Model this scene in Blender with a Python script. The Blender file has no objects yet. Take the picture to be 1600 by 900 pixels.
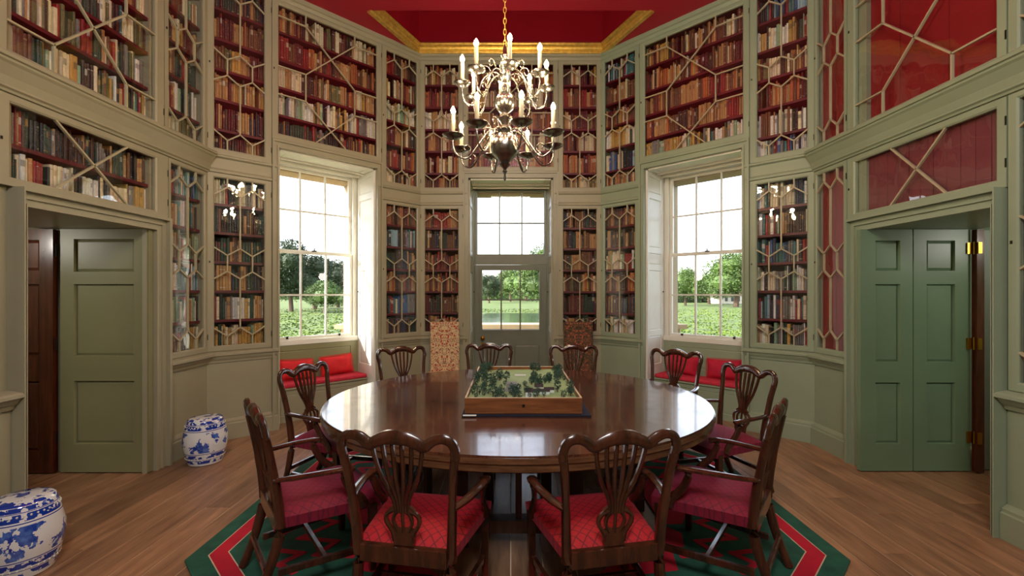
import bpy, math, random
from mathutils import Matrix, Vector
rnd = random.Random(7)
PI = math.pi
COL = bpy.context.scene.collection
sc = bpy.context.scene

# ------------------------------------------------------------------ camera, sky, lights, exposure
cam_d = bpy.data.cameras.new('camera'); cam = bpy.data.objects.new('camera', cam_d); COL.objects.link(cam)
cam.location = (0, 0, 1.6); cam.rotation_euler = (PI/2, 0, 0)
cam_d.sensor_width = 36; cam_d.lens = 36*704/1600; cam_d.shift_x = 0.00125; cam_d.shift_y = 0.005
cam_d.clip_start = 0.05; cam_d.clip_end = 600
sc.camera = cam
w = bpy.data.worlds.new('world'); sc.world = w; w.use_nodes = True
wn = w.node_tree; bg = wn.nodes['Background']
skt = wn.nodes.new('ShaderNodeTexSky'); skt.sky_type = 'NISHITA'; skt.sun_disc = False
skt.sun_elevation = math.radians(35); skt.sun_rotation = math.radians(245); skt.air_density = 1.0; skt.dust_density = 2.5; skt.ozone_density = 1.5
hs_ = wn.nodes.new('ShaderNodeHueSaturation'); hs_.inputs['Saturation'].default_value = .45; wn.links.new(skt.outputs[0], hs_.inputs['Color']); wn.links.new(hs_.outputs[0], bg.inputs[0]); bg.inputs[1].default_value = 0.72
def lamp(kind, name, loc, energy, color=(1, 1, 1), to=None, **kw):
    d = bpy.data.lights.new(name, kind); d.energy = energy; d.color = color
    for k, v in kw.items(): setattr(d, k, v)
    o = bpy.data.objects.new(name, d); COL.objects.link(o); o.location = loc
    if to is not None: o.rotation_euler = (Vector(to)-Vector(loc)).to_track_quat('-Z', 'Y').to_euler()
    return o
lamp('SUN', 'sun', (-30, -12, 20), 10.0, (1, .93, .80), to=(-30+8.9, -12+1.8, 20-5.6), angle=0.01)
# added fill light behind the camera; the rear wall has no window
lamp('AREA', 'rear_fill_light', (0, -0.8, 4.15), 125, (1, .98, .95), to=(0, 4.0, 1.9), shape='RECTANGLE', size=1.3, size_y=1.7)
for sx in (-1, 1): lamp('POINT', 'hall_fill_light', (sx*4.7, 3.2, 2.1), 12, (1, .93, .84), shadow_soft_size=.12)  # fill lights added to brighten the halls, no fitting is there
sc.view_settings.view_transform = 'Standard'; sc.view_settings.look = 'None'
sc.view_settings.exposure = 0.5; sc.view_settings.gamma = 1; sc.view_settings.use_curve_mapping = False

# ------------------------------------------------------------------ helpers
def srgb(r, g, b):
    f = lambda c: (c/255/12.92) if c/255 <= .04045 else ((c/255+.055)/1.055)**2.4
    return (f(r), f(g), f(b), 1)
class NT:
    def __init__(s, name):
        s.m = bpy.data.materials.new(name); s.m.use_nodes = True; s.t = s.m.node_tree
        s.b = s.t.nodes['Principled BSDF']; s.out = s.t.nodes['Material Output']
    def n(s, ty, **kw):
        x = s.t.nodes.new('ShaderNode'+ty)
        for k, v in kw.items():
            if k.startswith('i_'): x.inputs[k[2:].replace('_', ' ')].default_value = v
            else: setattr(x, k, v)
        return x
    def l(s, a, b): s.t.links.new(a, b)
    def math(s, op, a, b=None):
        x = s.n('Math', operation=op)
        for i, v in enumerate((a, b)):
            if v is None: continue
            if hasattr(v, 'is_linked'): s.l(v, x.inputs[i])
            else: x.inputs[i].default_value = v
        return x.outputs[0]
    def ramp(s, fac, stops, interp='LINEAR'):
        r = s.n('ValToRGB'); r.color_ramp.interpolation = interp; e = r.color_ramp.elements
        while len(e) < len(stops): e.new(0.5)
        for i, (p, c) in enumerate(stops): e[i].position = p; e[i].color = c
        s.l(fac, r.inputs[0]); return r.outputs[0]
    def mix(s, fac, a, b, mode='MIX'):
        x = s.n('MixRGB', blend_type=mode)
        for i, v in enumerate((fac, a, b)):
            if hasattr(v, 'is_linked'): s.l(v, x.inputs[i])
            elif i == 0: x.inputs[0].default_value = v
            else: x.inputs[i].default_value = v
        return x.outputs[0]
    def noise(s, scale, coord='Object', stretch=None, detail=4, rough=.5):
        c = s.n('TexCoord').outputs[coord]
        if stretch:
            mp = s.n('Mapping'); mp.inputs['Scale'].default_value = stretch; s.l(c, mp.inputs[0]); c = mp.outputs[0]
        x = s.n('TexNoise'); x.inputs['Scale'].default_value = scale; x.inputs['Detail'].default_value = detail; x.inputs['Roughness'].default_value = rough
        s.l(c, x.inputs['Vector']); return x.outputs['Fac']
    def bump(s, h, strength=.2, dist=.01):
        b = s.n('Bump'); b.inputs['Strength'].default_value = strength; b.inputs['Distance'].default_value = dist
        s.l(h, b.inputs['Height']); s.l(b.outputs[0], s.b.inputs['Normal'])
    def set(s, **kw):
        for k, v in kw.items():
            k = k.replace('_', ' ')
            if hasattr(v, 'is_linked'): s.l(v, s.b.inputs[k])
            else: s.b.inputs[k].default_value = v
        return s
def simple(name, col, rough=.5, metal=0, var=.12, scale=6, bump=0, **kw):
    m = NT(name); f = m.noise(scale)
    lo = tuple(c*(1-var) for c in col[:3])+(1,); hi = tuple(min(1, c*(1+var)) for c in col[:3])+(1,)
    m.set(Base_Color=m.ramp(f, [(.3, lo), (.7, hi)]), Roughness=rough, Metallic=metal, **kw)
    if bump: m.bump(m.noise(scale*12), bump, .003)
    return m.m
M = {}
M['paint'] = simple('sage_green_paint', srgb(158, 154, 128), .42, var=.05, scale=2.5)
M['paint_mint'] = simple('mint_green_paint', srgb(146, 160, 134), .40, var=.05, scale=2.5)
M['olive'] = simple('olive_green_door_paint', srgb(134, 134, 98), .38, var=.06, scale=2)
M['mintdoor'] = simple('green_door_paint', srgb(112, 136, 106), .38, var=.06, scale=2)
M['white'] = simple('white_sash_paint', srgb(226, 226, 214), .4, var=.03)
M['bar'] = simple('pale_glazing_bar_paint', srgb(176, 168, 136), .35, var=.08, scale=12)
M['grey'] = simple('grey_green_door_paint', srgb(120, 126, 112), .4, var=.05)
M['red_ceiling'] = simple('crimson_ceiling_paint', srgb(176, 22, 52), .55, var=.06, scale=.8)
M['shelf'] = simple('dark_red_shelf_paint', srgb(92, 14, 28), .45, var=.12)
M['casein'] = simple('maroon_case_lining', srgb(58, 18, 24), .6, var=.15)
M['redpanel'] = simple('red_panel_paint', srgb(138, 28, 34), .4, var=.08, scale=2)
M['rose'] = simple('glare_tinted_red_panel', srgb(122, 52, 62), .4, var=.08, scale=3)  # red boards with the mauve glare on them put into the colour
M['gold'] = simple('gilded_moulding', srgb(238, 200, 104), .34, .7, var=.2, scale=20)
M['brass'] = simple('brass', srgb(200, 150, 60), .3, 1, var=.15)
M['darkmetal'] = simple('dark_metal', srgb(50, 46, 40), .4, .8)
M['stone'] = simple('pale_stone', srgb(160, 142, 110), .8, var=.08, scale=4)
M['silver'] = simple('aged_silvered_brass', srgb(142, 138, 134), .27, 1, var=.12, scale=9)
M['wax'] = simple('ivory_candle_tube', srgb(240, 226, 190), .5, var=.04)
M['pillow'] = simple('scarlet_cushion_fabric', srgb(206, 24, 34), .8, var=.12, scale=14, bump=.2)
M['pillow2'] = simple('crimson_cushion_fabric', srgb(188, 16, 52), .8, var=.12, scale=14, bump=.2)
M['pad'] = simple('rose_red_seat_pad', srgb(200, 44, 66), .85, var=.15, scale=22, bump=.2)
M['white_card'] = simple('white_card', srgb(220, 226, 220), .7, var=.05)
M['navy'] = simple('navy_felt', srgb(22, 26, 44), .9)
M['modelgrey'] = simple('grey_model_card', srgb(140, 140, 138), .7, var=.1, scale=40)
M['modelroof'] = simple('dark_model_roof', srgb(62, 54, 58), .7, var=.1, scale=40)
M['porcelain'] = None
def wood(name, dark, light, rough=.3, stretch=(1, 14, 14), scale=2.2, coat=.0, rand=False, grain=.25):
    m = NT(name); c = m.n('TexCoord').outputs['Object']
    if rand:
        oi = m.n('ObjectInfo'); cb = m.n('CombineXYZ'); r = m.math('MULTIPLY', oi.outputs['Random'], 37)
        m.l(r, cb.inputs[0]); m.l(r, cb.inputs[1]); va = m.n('VectorMath', operation='ADD'); m.l(c, va.inputs[0]); m.l(cb.outputs[0], va.inputs[1]); c = va.outputs[0]
    mp = m.n('Mapping'); mp.inputs['Scale'].default_value = stretch; m.l(c, mp.inputs[0])
    n1 = m.n('TexNoise'); n1.inputs['Scale'].default_value = scale; n1.inputs['Detail'].default_value = 6; n1.inputs['Roughness'].default_value = .62; m.l(mp.outputs[0], n1.inputs['Vector'])
    col = m.ramp(n1.outputs['Fac'], [(.28, dark), (.72, light)])
    if rand:
        hv = m.n('HueSaturation'); m.l(col, hv.inputs['Color']); v = m.math('ADD', m.math('MULTIPLY', oi.outputs['Random'], .55), .72); m.l(v, hv.inputs['Value']); col = hv.outputs[0]
        nb = m.n('TexNoise'); nb.inputs['Scale'].default_value = 1.6; m.l(c, nb.inputs['Vector'])
        col = m.mix(.35, col, m.ramp(nb.outputs['Fac'], [(.35, (.45, .42, .4, 1)), (.65, (1, 1, 1, 1))]), 'MULTIPLY')
    m.set(Base_Color=col, Roughness=rough, Coat_Weight=coat, Coat_Roughness=.08)
    m.bump(n1.outputs['Fac'], grain, .002); return m.m
M['floor'] = wood('oak_floorboards', srgb(116, 82, 58), srgb(180, 138, 104), .33, (9, .9, 9), 2.4, rand=True)
M['joint'] = simple('pale_floor_joint', srgb(226, 204, 172), .6)
M['mahog'] = wood('dark_mahogany_chair', srgb(30, 14, 9), srgb(82, 43, 26), .22, (6, 6, 1.2), 3, coat=.5)
M['mahogdoor'] = wood('mahogany_door', srgb(50, 20, 11), srgb(104, 50, 28), .25, (9, 9, .9), 2.2, coat=.3)
M['pedestal'] = wood('dark_pedestal_wood', srgb(40, 24, 15), srgb(84, 52, 34), .35, (8, 8, 1), 2.4)
M['tray'] = wood('orange_brown_box_wood', srgb(96, 54, 28), srgb(150, 92, 50), .35, (1.2, 10, 14), 4)
M['paletray'] = wood('pale_box_edge', srgb(200, 170, 130), srgb(228, 206, 170), .45, (2, 2, 10), 4)
M['edgewood'] = wood('table_edge_wood', srgb(70, 42, 26), srgb(120, 82, 54), .25, (2, 2, 18), 3, coat=.4)
def glass_mat(name, wav=.0, tint=(1, 1, 1, 1), k=1.0):
    m = NT(name); m.t.nodes.remove(m.b)
    tr = m.n('BsdfTransparent'); tr.inputs[0].default_value = tint; gl = m.n('BsdfGlossy'); gl.inputs['Roughness'].default_value = .01
    fr = m.n('Fresnel'); fr.inputs['IOR'].default_value = 1.5; ge = m.n('NewGeometry')
    if wav:
        bp = m.n('Bump'); bp.inputs['Strength'].default_value = wav; bp.inputs['Distance'].default_value = .02
        m.l(m.noise(5, detail=1), bp.inputs['Height']); m.l(bp.outputs[0], gl.inputs['Normal'])
    f = m.math('MULTIPLY', m.math('MULTIPLY', fr.outputs[0], k), m.math('SUBTRACT', 1, ge.outputs['Backfacing']))
    mx = m.n('MixShader'); m.l(f, mx.inputs[0]); m.l(tr.outputs[0], mx.inputs[1]); m.l(gl.outputs[0], mx.inputs[2]); m.l(mx.outputs[0], m.out.inputs[0])
    return m.m
M['caseglass'] = glass_mat('old_bookcase_glass', .12, k=2.0)
M['winglass'] = glass_mat('window_glass')
def book_mat():
    m = NT('book_covers'); a = m.n('VertexColor'); a.layer_name = 'Col'
    nf = m.noise(60, stretch=(1, 1, .5), detail=3)
    col = m.mix(.5, a.outputs['Color'], m.ramp(nf, [(.3, (.55, .52, .5, 1)), (.65, (1, 1, 1, 1))]), 'MULTIPLY')
    txt = m.noise(420, stretch=(1, 1, .4), detail=2); tf = m.math('GREATER_THAN', txt, .62)
    tf = m.math('MULTIPLY', tf, a.outputs['Alpha'])
    inv = m.n('Invert'); m.l(a.outputs['Color'], inv.inputs['Color'])
    col = m.mix(m.math('MULTIPLY', tf, .45), col, inv.outputs[0])
    m.set(Base_Color=col, Roughness=.55); return m.m
M['book'] = book_mat()
def fabric_seat(name, base, line, sheen):
    m = NT(name); c = m.n('TexCoord').outputs['Object']; mp = m.n('Mapping'); mp.inputs['Rotation'].default_value = (0, 0, PI/4); mp.inputs['Scale'].default_value = (26, 26, 26); m.l(c, mp.inputs[0])
    sp = m.n('SeparateXYZ'); m.l(mp.outputs[0], sp.inputs[0])
    g = None
    for k in (0, 1):
        fx = m.math('ABSOLUTE', m.math('SUBTRACT', m.math('FRACT', sp.outputs[k]), .5)); q = m.math('LESS_THAN', fx, .07)
        g = q if g is None else m.math('MAXIMUM', g, q)
    n = m.noise(90)
    col = m.mix(m.math('MULTIPLY', g, .75), m.ramp(n, [(.3, tuple(x*.75 for x in base[:3])+(1,)), (.7, base)]), line)
    m.set(Base_Color=col, Roughness=.75, Sheen_Weight=.3, Sheen_Roughness=.4, Sheen_Tint=sheen); m.bump(g, .5, .004); return m.m
M['seat_red'] = fabric_seat('red_lattice_seat_fabric', srgb(176, 14, 32), srgb(70, 6, 24), srgb(230, 120, 140))
M['seat_sheen_tint'] = fabric_seat('sheen_tinted_lattice_seat_fabric', srgb(132, 12, 46), srgb(84, 8, 36), srgb(230, 130, 180))  # same seat cloth, its magenta sheen on the other chairs put into the colour
def tapestry(name, base, a, b, c2):
    m = NT(name); c = m.n('TexCoord').outputs['Object']; s2 = m.n('VectorMath', operation='ABSOLUTE'); m.l(c, s2.inputs[0])
    v = m.n('TexVoronoi'); v.inputs['Scale'].default_value = 19; m.l(s2.outputs[0], v.inputs['Vector'])
    nz = m.n('TexNoise'); nz.inputs['Scale'].default_value = 24; nz.inputs['Detail'].default_value = 2; m.l(s2.outputs[0], nz.inputs['Vector'])
    col = m.ramp(nz.outputs['Fac'], [(0, base), (.48, a), (.53, base), (.64, c2)], 'CONSTANT')
    col = m.mix(m.math('LESS_THAN', v.outputs['Distance'], .26), col, b); m.set(Base_Color=col, Roughness=.9); return m.m
M['tap_red'] = tapestry('cream_and_red_floral_tapestry', srgb(214, 190, 148), srgb(140, 54, 44), srgb(176, 60, 46), srgb(96, 82, 56))
M['tap_dark'] = tapestry('dark_floral_tapestry', srgb(62, 58, 40), srgb(150, 88, 60), srgb(170, 90, 70), srgb(120, 110, 66))
def table_mat():
    m = NT('radial_veneer_table_top'); c = m.n('TexCoord').outputs['Object']; sp = m.n('SeparateXYZ'); m.l(c, sp.inputs[0])
    ang = m.math('ARCTAN2', sp.outputs[1], sp.outputs[0]); r = m.n('VectorMath', operation='LENGTH'); m.l(c, r.inputs[0])
    cb = m.n('CombineXYZ'); m.l(m.math('MULTIPLY', ang, 26), cb.inputs[0]); m.l(m.math('MULTIPLY', r.outputs['Value'], 1.6), cb.inputs[1])
    n1 = m.n('TexNoise'); n1.inputs['Scale'].default_value = 1.6; n1.inputs['Detail'].default_value = 7; n1.inputs['Roughness'].default_value = .65; m.l(cb.outputs[0], n1.inputs['Vector'])
    oi = m.n('ObjectInfo'); col = m.ramp(n1.outputs['Fac'], [(.3, srgb(46, 24, 15)), (.7, srgb(100, 58, 38))])
    hv = m.n('HueSaturation'); m.l(col, hv.inputs['Color']); m.l(m.math('ADD', m.math('MULTIPLY', oi.outputs['Random'], .5), .75), hv.inputs['Value'])
    sc2 = m.noise(900, detail=1); scr = m.math('GREATER_THAN', m.noise(70, detail=5), .66)
    col = m.mix(m.math('MULTIPLY', scr, .25), hv.outputs[0], srgb(170, 120, 90))
    m.set(Base_Color=col, Roughness=m.ramp(m.noise(9), [(.3, (.16,)*3+(1,)), (.7, (.27,)*3+(1,))]), Coat_Weight=.6, Coat_Roughness=.07)
    m.bump(n1.outputs['Fac'], .12, .001); return m.m
M['table'] = table_mat()
def porcelain():
    m = NT('blue_and_white_porcelain'); c = m.n('TexCoord').outputs['Object']; sp = m.n('SeparateXYZ'); m.l(c, sp.inputs[0]); z = sp.outputs[2]
    n1 = m.noise(9, detail=5, rough=.6); n2 = m.noise(26, detail=3)
    white = srgb(226, 230, 232); blue = srgb(24, 58, 160); light = srgb(90, 130, 205)
    def band(a, b): return m.math('MULTIPLY', m.math('GREATER_THAN', z, a), m.math('LESS_THAN', z, b))
    drag = m.math('GREATER_THAN', n1, .515); fine = m.math('GREATER_THAN', n2, .46)
    base = m.mix(m.math('MULTIPLY', drag, band(.13, .31)), white, m.ramp(n2, [(.4, blue), (.7, light)]))
    for a, b in ((.025, .055), (.075, .11), (.335, .375), (.385, .41)):
        base = m.mix(m.math('MULTIPLY', fine, band(a, b)), base, blue)
    for a, b in ((.115, .121), (.322, .328), (.06, .064), (.379, .383)): base = m.mix(band(a, b), base, blue)
    rr = m.n('VectorMath', operation='LENGTH'); cb = m.n('CombineXYZ'); m.l(sp.outputs[0], cb.inputs[0]); m.l(sp.outputs[1], cb.inputs[1]); m.l(cb.outputs[0], rr.inputs[0])
    top = m.math('MULTIPLY', m.math('GREATER_THAN', z, .412), m.math('GREATER_THAN', m.noise(20, detail=4), .53)); base = m.mix(top, base, blue)
    m.set(Base_Color=base, Roughness=.12, Coat_Weight=.5); return m.m
M['porcelain'] = porcelain()
M['rug_green'] = simple('dark_green_rug_wool', srgb(30, 84, 66), .95, var=.25, scale=9, bump=.4)
M['rug_red'] = simple('crimson_rug_wool', srgb(186, 14, 44), .95, var=.12, scale=9, bump=.4)
M['rug_cream'] = simple('cream_rug_wool', srgb(206, 190, 160), .95, var=.1, bump=.4)
M['leaf_dark'] = simple('dark_green_leaves', srgb(32, 50, 16), .7, var=.4, scale=1.2)
M['leaf_light'] = simple('bright_green_leaves', srgb(56, 80, 20), .7, var=.4, scale=1.2)
M['leaf_model'] = simple('model_tree_green', srgb(58, 88, 72), .8, var=.4, scale=50)
M['turf_model'] = simple('model_turf', srgb(158, 184, 128), .8, var=.14, scale=9)
M['bark'] = simple('bark', srgb(84, 68, 52), .9, var=.2)
def lawn():
    m = NT('meadow_grass'); n1 = m.noise(.5, detail=8, rough=.7); n2 = m.noise(3, detail=4)
    col = m.ramp(n1, [(.35, srgb(46, 66, 10)), (.6, srgb(76, 94, 18))]); col = m.mix(.4, col, m.ramp(n2, [(.35, (.5, .6, .4, 1)), (.65, (1, 1, 1, 1))]), 'MULTIPLY')
    m.set(Base_Color=col, Roughness=.95); return m.m
M['lawn'] = lawn()
def water():
    m = NT('lake_water'); m.set(Base_Color=srgb(70, 86, 60), Roughness=.08); m.bump(m.noise(1.5, stretch=(.4, 2, 1)), .15, .05); return m.m
M['water'] = water()
M['house'] = simple('cream_house_wall', srgb(170, 166, 150), .8)
M['tile'] = simple('clay_tile_roof', srgb(178, 142, 116), .8)
M['darkglass'] = simple('dark_house_window', srgb(50, 54, 58), .2)
def emis(name, c, s):
    m = NT(name); m.set(Base_Color=c, Emission_Color=c, Emission_Strength=s); return m.m
M['flame'] = emis('glowing_flame_bulb', srgb(255, 222, 160), 60)

class MB:
    def __init__(s): s.v = []; s.f = []; s.mi = []; s.c = None
    def add(s, v, f, mi=0):
        o = len(s.v); s.v += [tuple(p) for p in v]; s.f += [tuple(i+o for i in q) for q in f]; s.mi += [mi]*len(f); return s
    def box(s, x0, x1, y0, y1, z0, z1, mi=0):
        return s.add([(x, y, z) for x in (x0, x1) for y in (y0, y1) for z in (z0, z1)],
                     [(0, 1, 3, 2), (4, 6, 7, 5), (0, 4, 5, 1), (2, 3, 7, 6), (0, 2, 6, 4), (1, 5, 7, 3)], mi)
    def prism(s, pts, x0, x1, mi=0):      # profile of (y,z) swept along x
        n = len(pts); v = [(x0, y, z) for y, z in pts]+[(x1, y, z) for y, z in pts]
        return s.add(v, [tuple(range(n))[::-1], tuple(range(n, 2*n))]+[(i, (i+1) % n, n+(i+1) % n, n+i) for i in range(n)], mi)
    def plate(s, poly, y0, y1, mi=0):     # polygon of (x,z), thickness along y
        n = len(poly); v = [(x, y0, z) for x, z in poly]+[(x, y1, z) for x, z in poly]
        return s.add(v, [tuple(range(n)), tuple(range(n, 2*n))[::-1]]+[(i, n+i, n+(i+1) % n, (i+1) % n) for i in range(n)], mi)
    def slab(s, poly, z0, z1, mi=0):      # polygon of (x,y)
        n = len(poly); v = [(x, y, z0) for x, y in poly]+[(x, y, z1) for x, y in poly]
        return s.add(v, [tuple(range(n))[::-1], tuple(range(n, 2*n))]+[(i, (i+1) % n, n+(i+1) % n, n+i) for i in range(n)], mi)
    def bar(s, p, q, w, d, mi=0):         # rectangular bar in the xz plane
        p = Vector((p[0], 0, p[1])); q = Vector((q[0], 0, q[1])); t = (q-p).normalized(); nn = Vector((-t.z, 0, t.x))*w/2
        v = []
        for a in (p-t*w*.3, q+t*w*.3):
            for k in (nn, -nn):
                for y in d: v.append((a.x+k.x, y, a.z+k.z))
        return s.add(v, [(0, 1, 3, 2), (4, 6, 7, 5), (0, 4, 5, 1), (2, 3, 7, 6), (0, 2, 6, 4), (1, 5, 7, 3)], mi)
    def tube(s, path, rad, seg=8, mi=0, flat=(1, 1), up=(0, 0, 1)):
        path = [Vector(p) for p in path]; n = len(path)
        if not hasattr(rad, '__len__'): rad = [rad]*n
        o = len(s.v); up = Vector(up)
        for i, p in enumerate(path):
            t = (path[min(i+1, n-1)]-path[max(i-1, 0)]).normalized()
            a = t.cross(up)
            if a.length < .05: a = t.cross(Vector((0, 1, 0)) if abs(up.y) < .9 else Vector((1, 0, 0)))
            a.normalize(); b = a.cross(t)
            for k in range(seg):
                an = 2*PI*(k+.5)/seg; s.v.append(tuple(p+a*math.cos(an)*rad[i]*flat[0]+b*math.sin(an)*rad[i]*flat[1]))
        for i in range(n-1):
            for k in range(seg):
                k2 = (k+1) % seg; s.f.append((o+i*seg+k, o+i*seg+k2, o+(i+1)*seg+k2, o+(i+1)*seg+k)); s.mi.append(mi)
        s.f.append(tuple(o+k for k in range(seg))[::-1]); s.f.append(tuple(o+(n-1)*seg+k for k in range(seg))); s.mi += [mi, mi]
        return s
    def lathe(s, prof, seg=20, c=(0, 0, 0), mi=0):
        o = len(s.v); n = len(prof)
        for r, z in prof:
            for k in range(seg):
                a = 2*PI*k/seg; s.v.append((c[0]+r*math.cos(a), c[1]+r*math.sin(a), c[2]+z))
        for i in range(n-1):
            for k in range(seg):
                k2 = (k+1) % seg; s.f.append((o+i*seg+k, o+i*seg+k2, o+(i+1)*seg+k2, o+(i+1)*seg+k)); s.mi.append(mi)
        s.f.append(tuple(o+k for k in range(seg))[::-1]); s.f.append(tuple(o+(n-1)*seg+k for k in range(seg))); s.mi += [mi, mi]
        return s
    def tf(s, mtx, start=0):
        for i in range(start, len(s.v)): s.v[i] = tuple(mtx @ Vector(s.v[i]))
        return s
    def mesh(s, name, mats, smooth=False, bevel=None):
        me = bpy.data.meshes.new(name); me.from_pydata(s.v, [], s.f)
        for m in (mats if isinstance(mats, (list, tuple)) else [mats]): me.materials.append(m)
        me.polygons.foreach_set('material_index', s.mi)
        if smooth:
            me.polygons.foreach_set('use_smooth', [True]*len(me.polygons))
        me.update(); return me
    def build(s, name, mats, parent=None, smooth=False, bevel=0, sub=0, loc=None, mtx=None):
        me = s.mesh(name, mats, smooth); o = bpy.data.objects.new(name, me); COL.objects.link(o); o.parent = parent
        if loc: o.location = loc
        if mtx is not None: o.matrix_world = mtx
        if bevel:
            b = o.modifiers.new('bevel', 'BEVEL'); b.width = bevel; b.segments = 2; b.limit_method = 'ANGLE'; b.angle_limit = .6
        if sub: b = o.modifiers.new('sub', 'SUBSURF'); b.levels = sub; b.render_levels = sub
        if smooth and not sub:
            try: me.set_sharp_from_angle(angle=.8)
            except Exception: pass
        return o
def tag(o, label=None, cat=None, group=None, kind=None):
    if label: o['label'] = label
    if cat: o['category'] = cat
    if group: o['group'] = group
    if kind: o['kind'] = kind
    return o
def empty(name, mtx=None, parent=None, **kw):
    o = bpy.data.objects.new(name, None); COL.objects.link(o); o.parent = parent; o.empty_display_size = .1
    if mtx is not None: o.matrix_world = mtx
    return tag(o, **kw)
T = lambda x, y, z: Matrix.Translation((x, y, z))
RZ = lambda a: Matrix.Rotation(a, 4, 'Z')
def copy_tree(o, parent=None):
    c = o.copy(); COL.objects.link(c)
    if parent is not None: c.parent = parent
    for ch in list(o.children): copy_tree(ch, c)
    return c
AP = 3.24; CY = 3.46; HALF = 1.342
def wall_mtx(deg):
    a = math.radians(deg); return T(-math.sin(a)*AP, CY+math.cos(a)*AP, 0) @ RZ(a)
WB, WDR, WR, WDL, WL = wall_mtx(0), wall_mtx(-45), wall_mtx(-90), wall_mtx(45), wall_mtx(90)

def panel_board(mb, x0, x1, z0, z1, yf, yb, panels, rec=.014, bev=.018, mi=0):
    """front at yf (facing -y), back at yb; recessed panels (x0,x1,z0,z1)"""
    xs = sorted({x0, x1, *[p[0] for p in panels], *[p[1] for p in panels]}); zs = sorted({z0, z1, *[p[2] for p in panels], *[p[3] for p in panels]})
    for i in range(len(xs)-1):
        for j in range(len(zs)-1):
            cx, cz = (xs[i]+xs[i+1])/2, (zs[j]+zs[j+1])/2
            if not any(p[0] < cx < p[1] and p[2] < cz < p[3] for p in panels):
                mb.add([(xs[i], yf, zs[j]), (xs[i+1], yf, zs[j]), (xs[i+1], yf, zs[j+1]), (xs[i], yf, zs[j+1])], [(0, 1, 2, 3)], mi)
    for a, b, c, d in panels:
        o = [(a, c), (b, c), (b, d), (a, d)]; e = .006
        o1 = [(a+e, c+e), (b-e, c+e), (b-e, d-e), (a+e, d-e)]; o2 = [(a+bev, c+bev), (b-bev, c+bev), (b-bev, d-bev), (a+bev, d-bev)]
        v = [(x, yf, z) for x, z in o]+[(x, yf+rec, z) for x, z in o1]+[(x, yf+rec*.6, z) for x, z in o2]
        mb.add(v, [(0, 1, 5, 4), (1, 2, 6, 5), (2, 3, 7, 6), (3, 0, 4, 7), (4, 5, 9, 8), (5, 6, 10, 9), (6, 7, 11, 10), (7, 4, 8, 11), (8, 9, 10, 11)], mi)
    v = [(x0, yf, z0), (x1, yf, z0), (x1, yf, z1), (x0, yf, z1), (x0, yb, z0), (x1, yb, z0), (x1, yb, z1), (x0, yb, z1)]
    mb.add(v, [(4, 7, 6, 5), (0, 4, 5, 1), (1, 5, 6, 2), (2, 6, 7, 3), (3, 7, 4, 0)], mi); return mb
def frame_ring(mb, o, i, y0, y1, lip=.012, mi=0):
    """flat frame: outer (x0,x1,z0,z1), inner, with a sloping inner lip"""
    a, b, c, d = o; e, f, g, h = i
    O = [(a, c), (b, c), (b, d), (a, d)]; I = [(e, g), (f, g), (f, h), (e, h)]; L = [(e-lip, g-lip), (f+lip, g-lip), (f+lip, h+lip), (e-lip, h+lip)]
    v = [(x, y1, z) for x, z in O]+[(x, y0, z) for x, z in O]+[(x, y0, z) for x, z in L]+[(x, y0+lip*.7, z) for x, z in I]+[(x, y1, z) for x, z in I]
    f_ = []
    for k in range(4):
        n = (k+1) % 4
        for lv in range(4): f_.append((lv*4+k, lv*4+n, (lv+1)*4+n, (lv+1)*4+k))
        f_.append((16+k, 16+n, n, k))
    mb.add(v, f_, mi); return mb

# ------------------------------------------------------------------ room shell
ZT = 5.15
floor_o = MB().box(-5.4, 5.4, -1.2, 7.75, -.12, -.003).build('floor', M['joint']); tag(floor_o, kind='structure')
pl_mesh = {}
def plank(x0, y0, y1, ww):
    m = MB(); L = y1-y0; b = .002
    m.box(x0+b*1.6, x0+ww-b*1.6, y0+b, y1-b, -.0029, 0)
    o = MB().build('plank', M['floor'], floor_o)
    c = Vector((x0, y0, 0)); m.v = [tuple(Vector(p)-c) for p in m.v]; o.data = m.mesh('plank', M['floor']); o.location = c
x = -5.32; pw = .19
while x < 5.3:
    mid = x+pw/2
    lo, hi = (-1.1, 7.6) if abs(mid) < 1.25 else ((-1.1, 6.9-(abs(mid)-1.3)*.6) if abs(mid) < 3.35 else (2.5, 4.6))
    if abs(mid) < 1.25: hi = 7.45
    y = lo
    first = True
    while y < hi:
        L = rnd.uniform(1.5, 2.6) if not first else rnd.uniform(.5, 2.4)
        first = False
        plank(x, y, min(y+L, hi), pw); y += L
    x += pw

def slabs(mtx, name, half, y0, y1, op, mat, z1=6.0, extra=None):
    """outer wall with an opening op=(x0,x1,z0,z1)"""
    m = MB(); a, b, c, d = op
    m.box(-half[0], a, y0, y1, -.1, z1); m.box(b, half[1], y0, y1, -.1, z1); m.box(a, b, y0, y1, d, z1)
    if c > 0: m.box(a, b, max(y0, .54), y1, -.1, c)
    return m
RAIL = [(0, .84), (-.012, .845), (-.018, .87), (-.03, .885), (-.045, .915), (-.06, .925), (-.06, .945), (-.05, .955), (-.02, .965), (0, .97)]
PLINTH = [(0, 0), (-.035, 0), (-.035, .17), (-.028, .18), (-.028, .20), (-.012, .215), (0, .225)]
BAND = [(0, 2.90), (-.02, 2.905), (-.024, 2.93), (-.008, 2.95), (-.008, 3.06), (-.03, 3.075), (-.034, 3.095), (0, 3.10)]
ENTAB = [(0, 2.885), (-.02, 2.89), (-.025, 2.905), (-.04, 2.915), (-.035, 2.93), (-.05, 2.98), (-.085, 3.045), (-.10, 3.06), (-.10, 3.075), (-.115, 3.08), (-.115, 3.105), (-.09, 3.12), (0, 3.125)]
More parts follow.
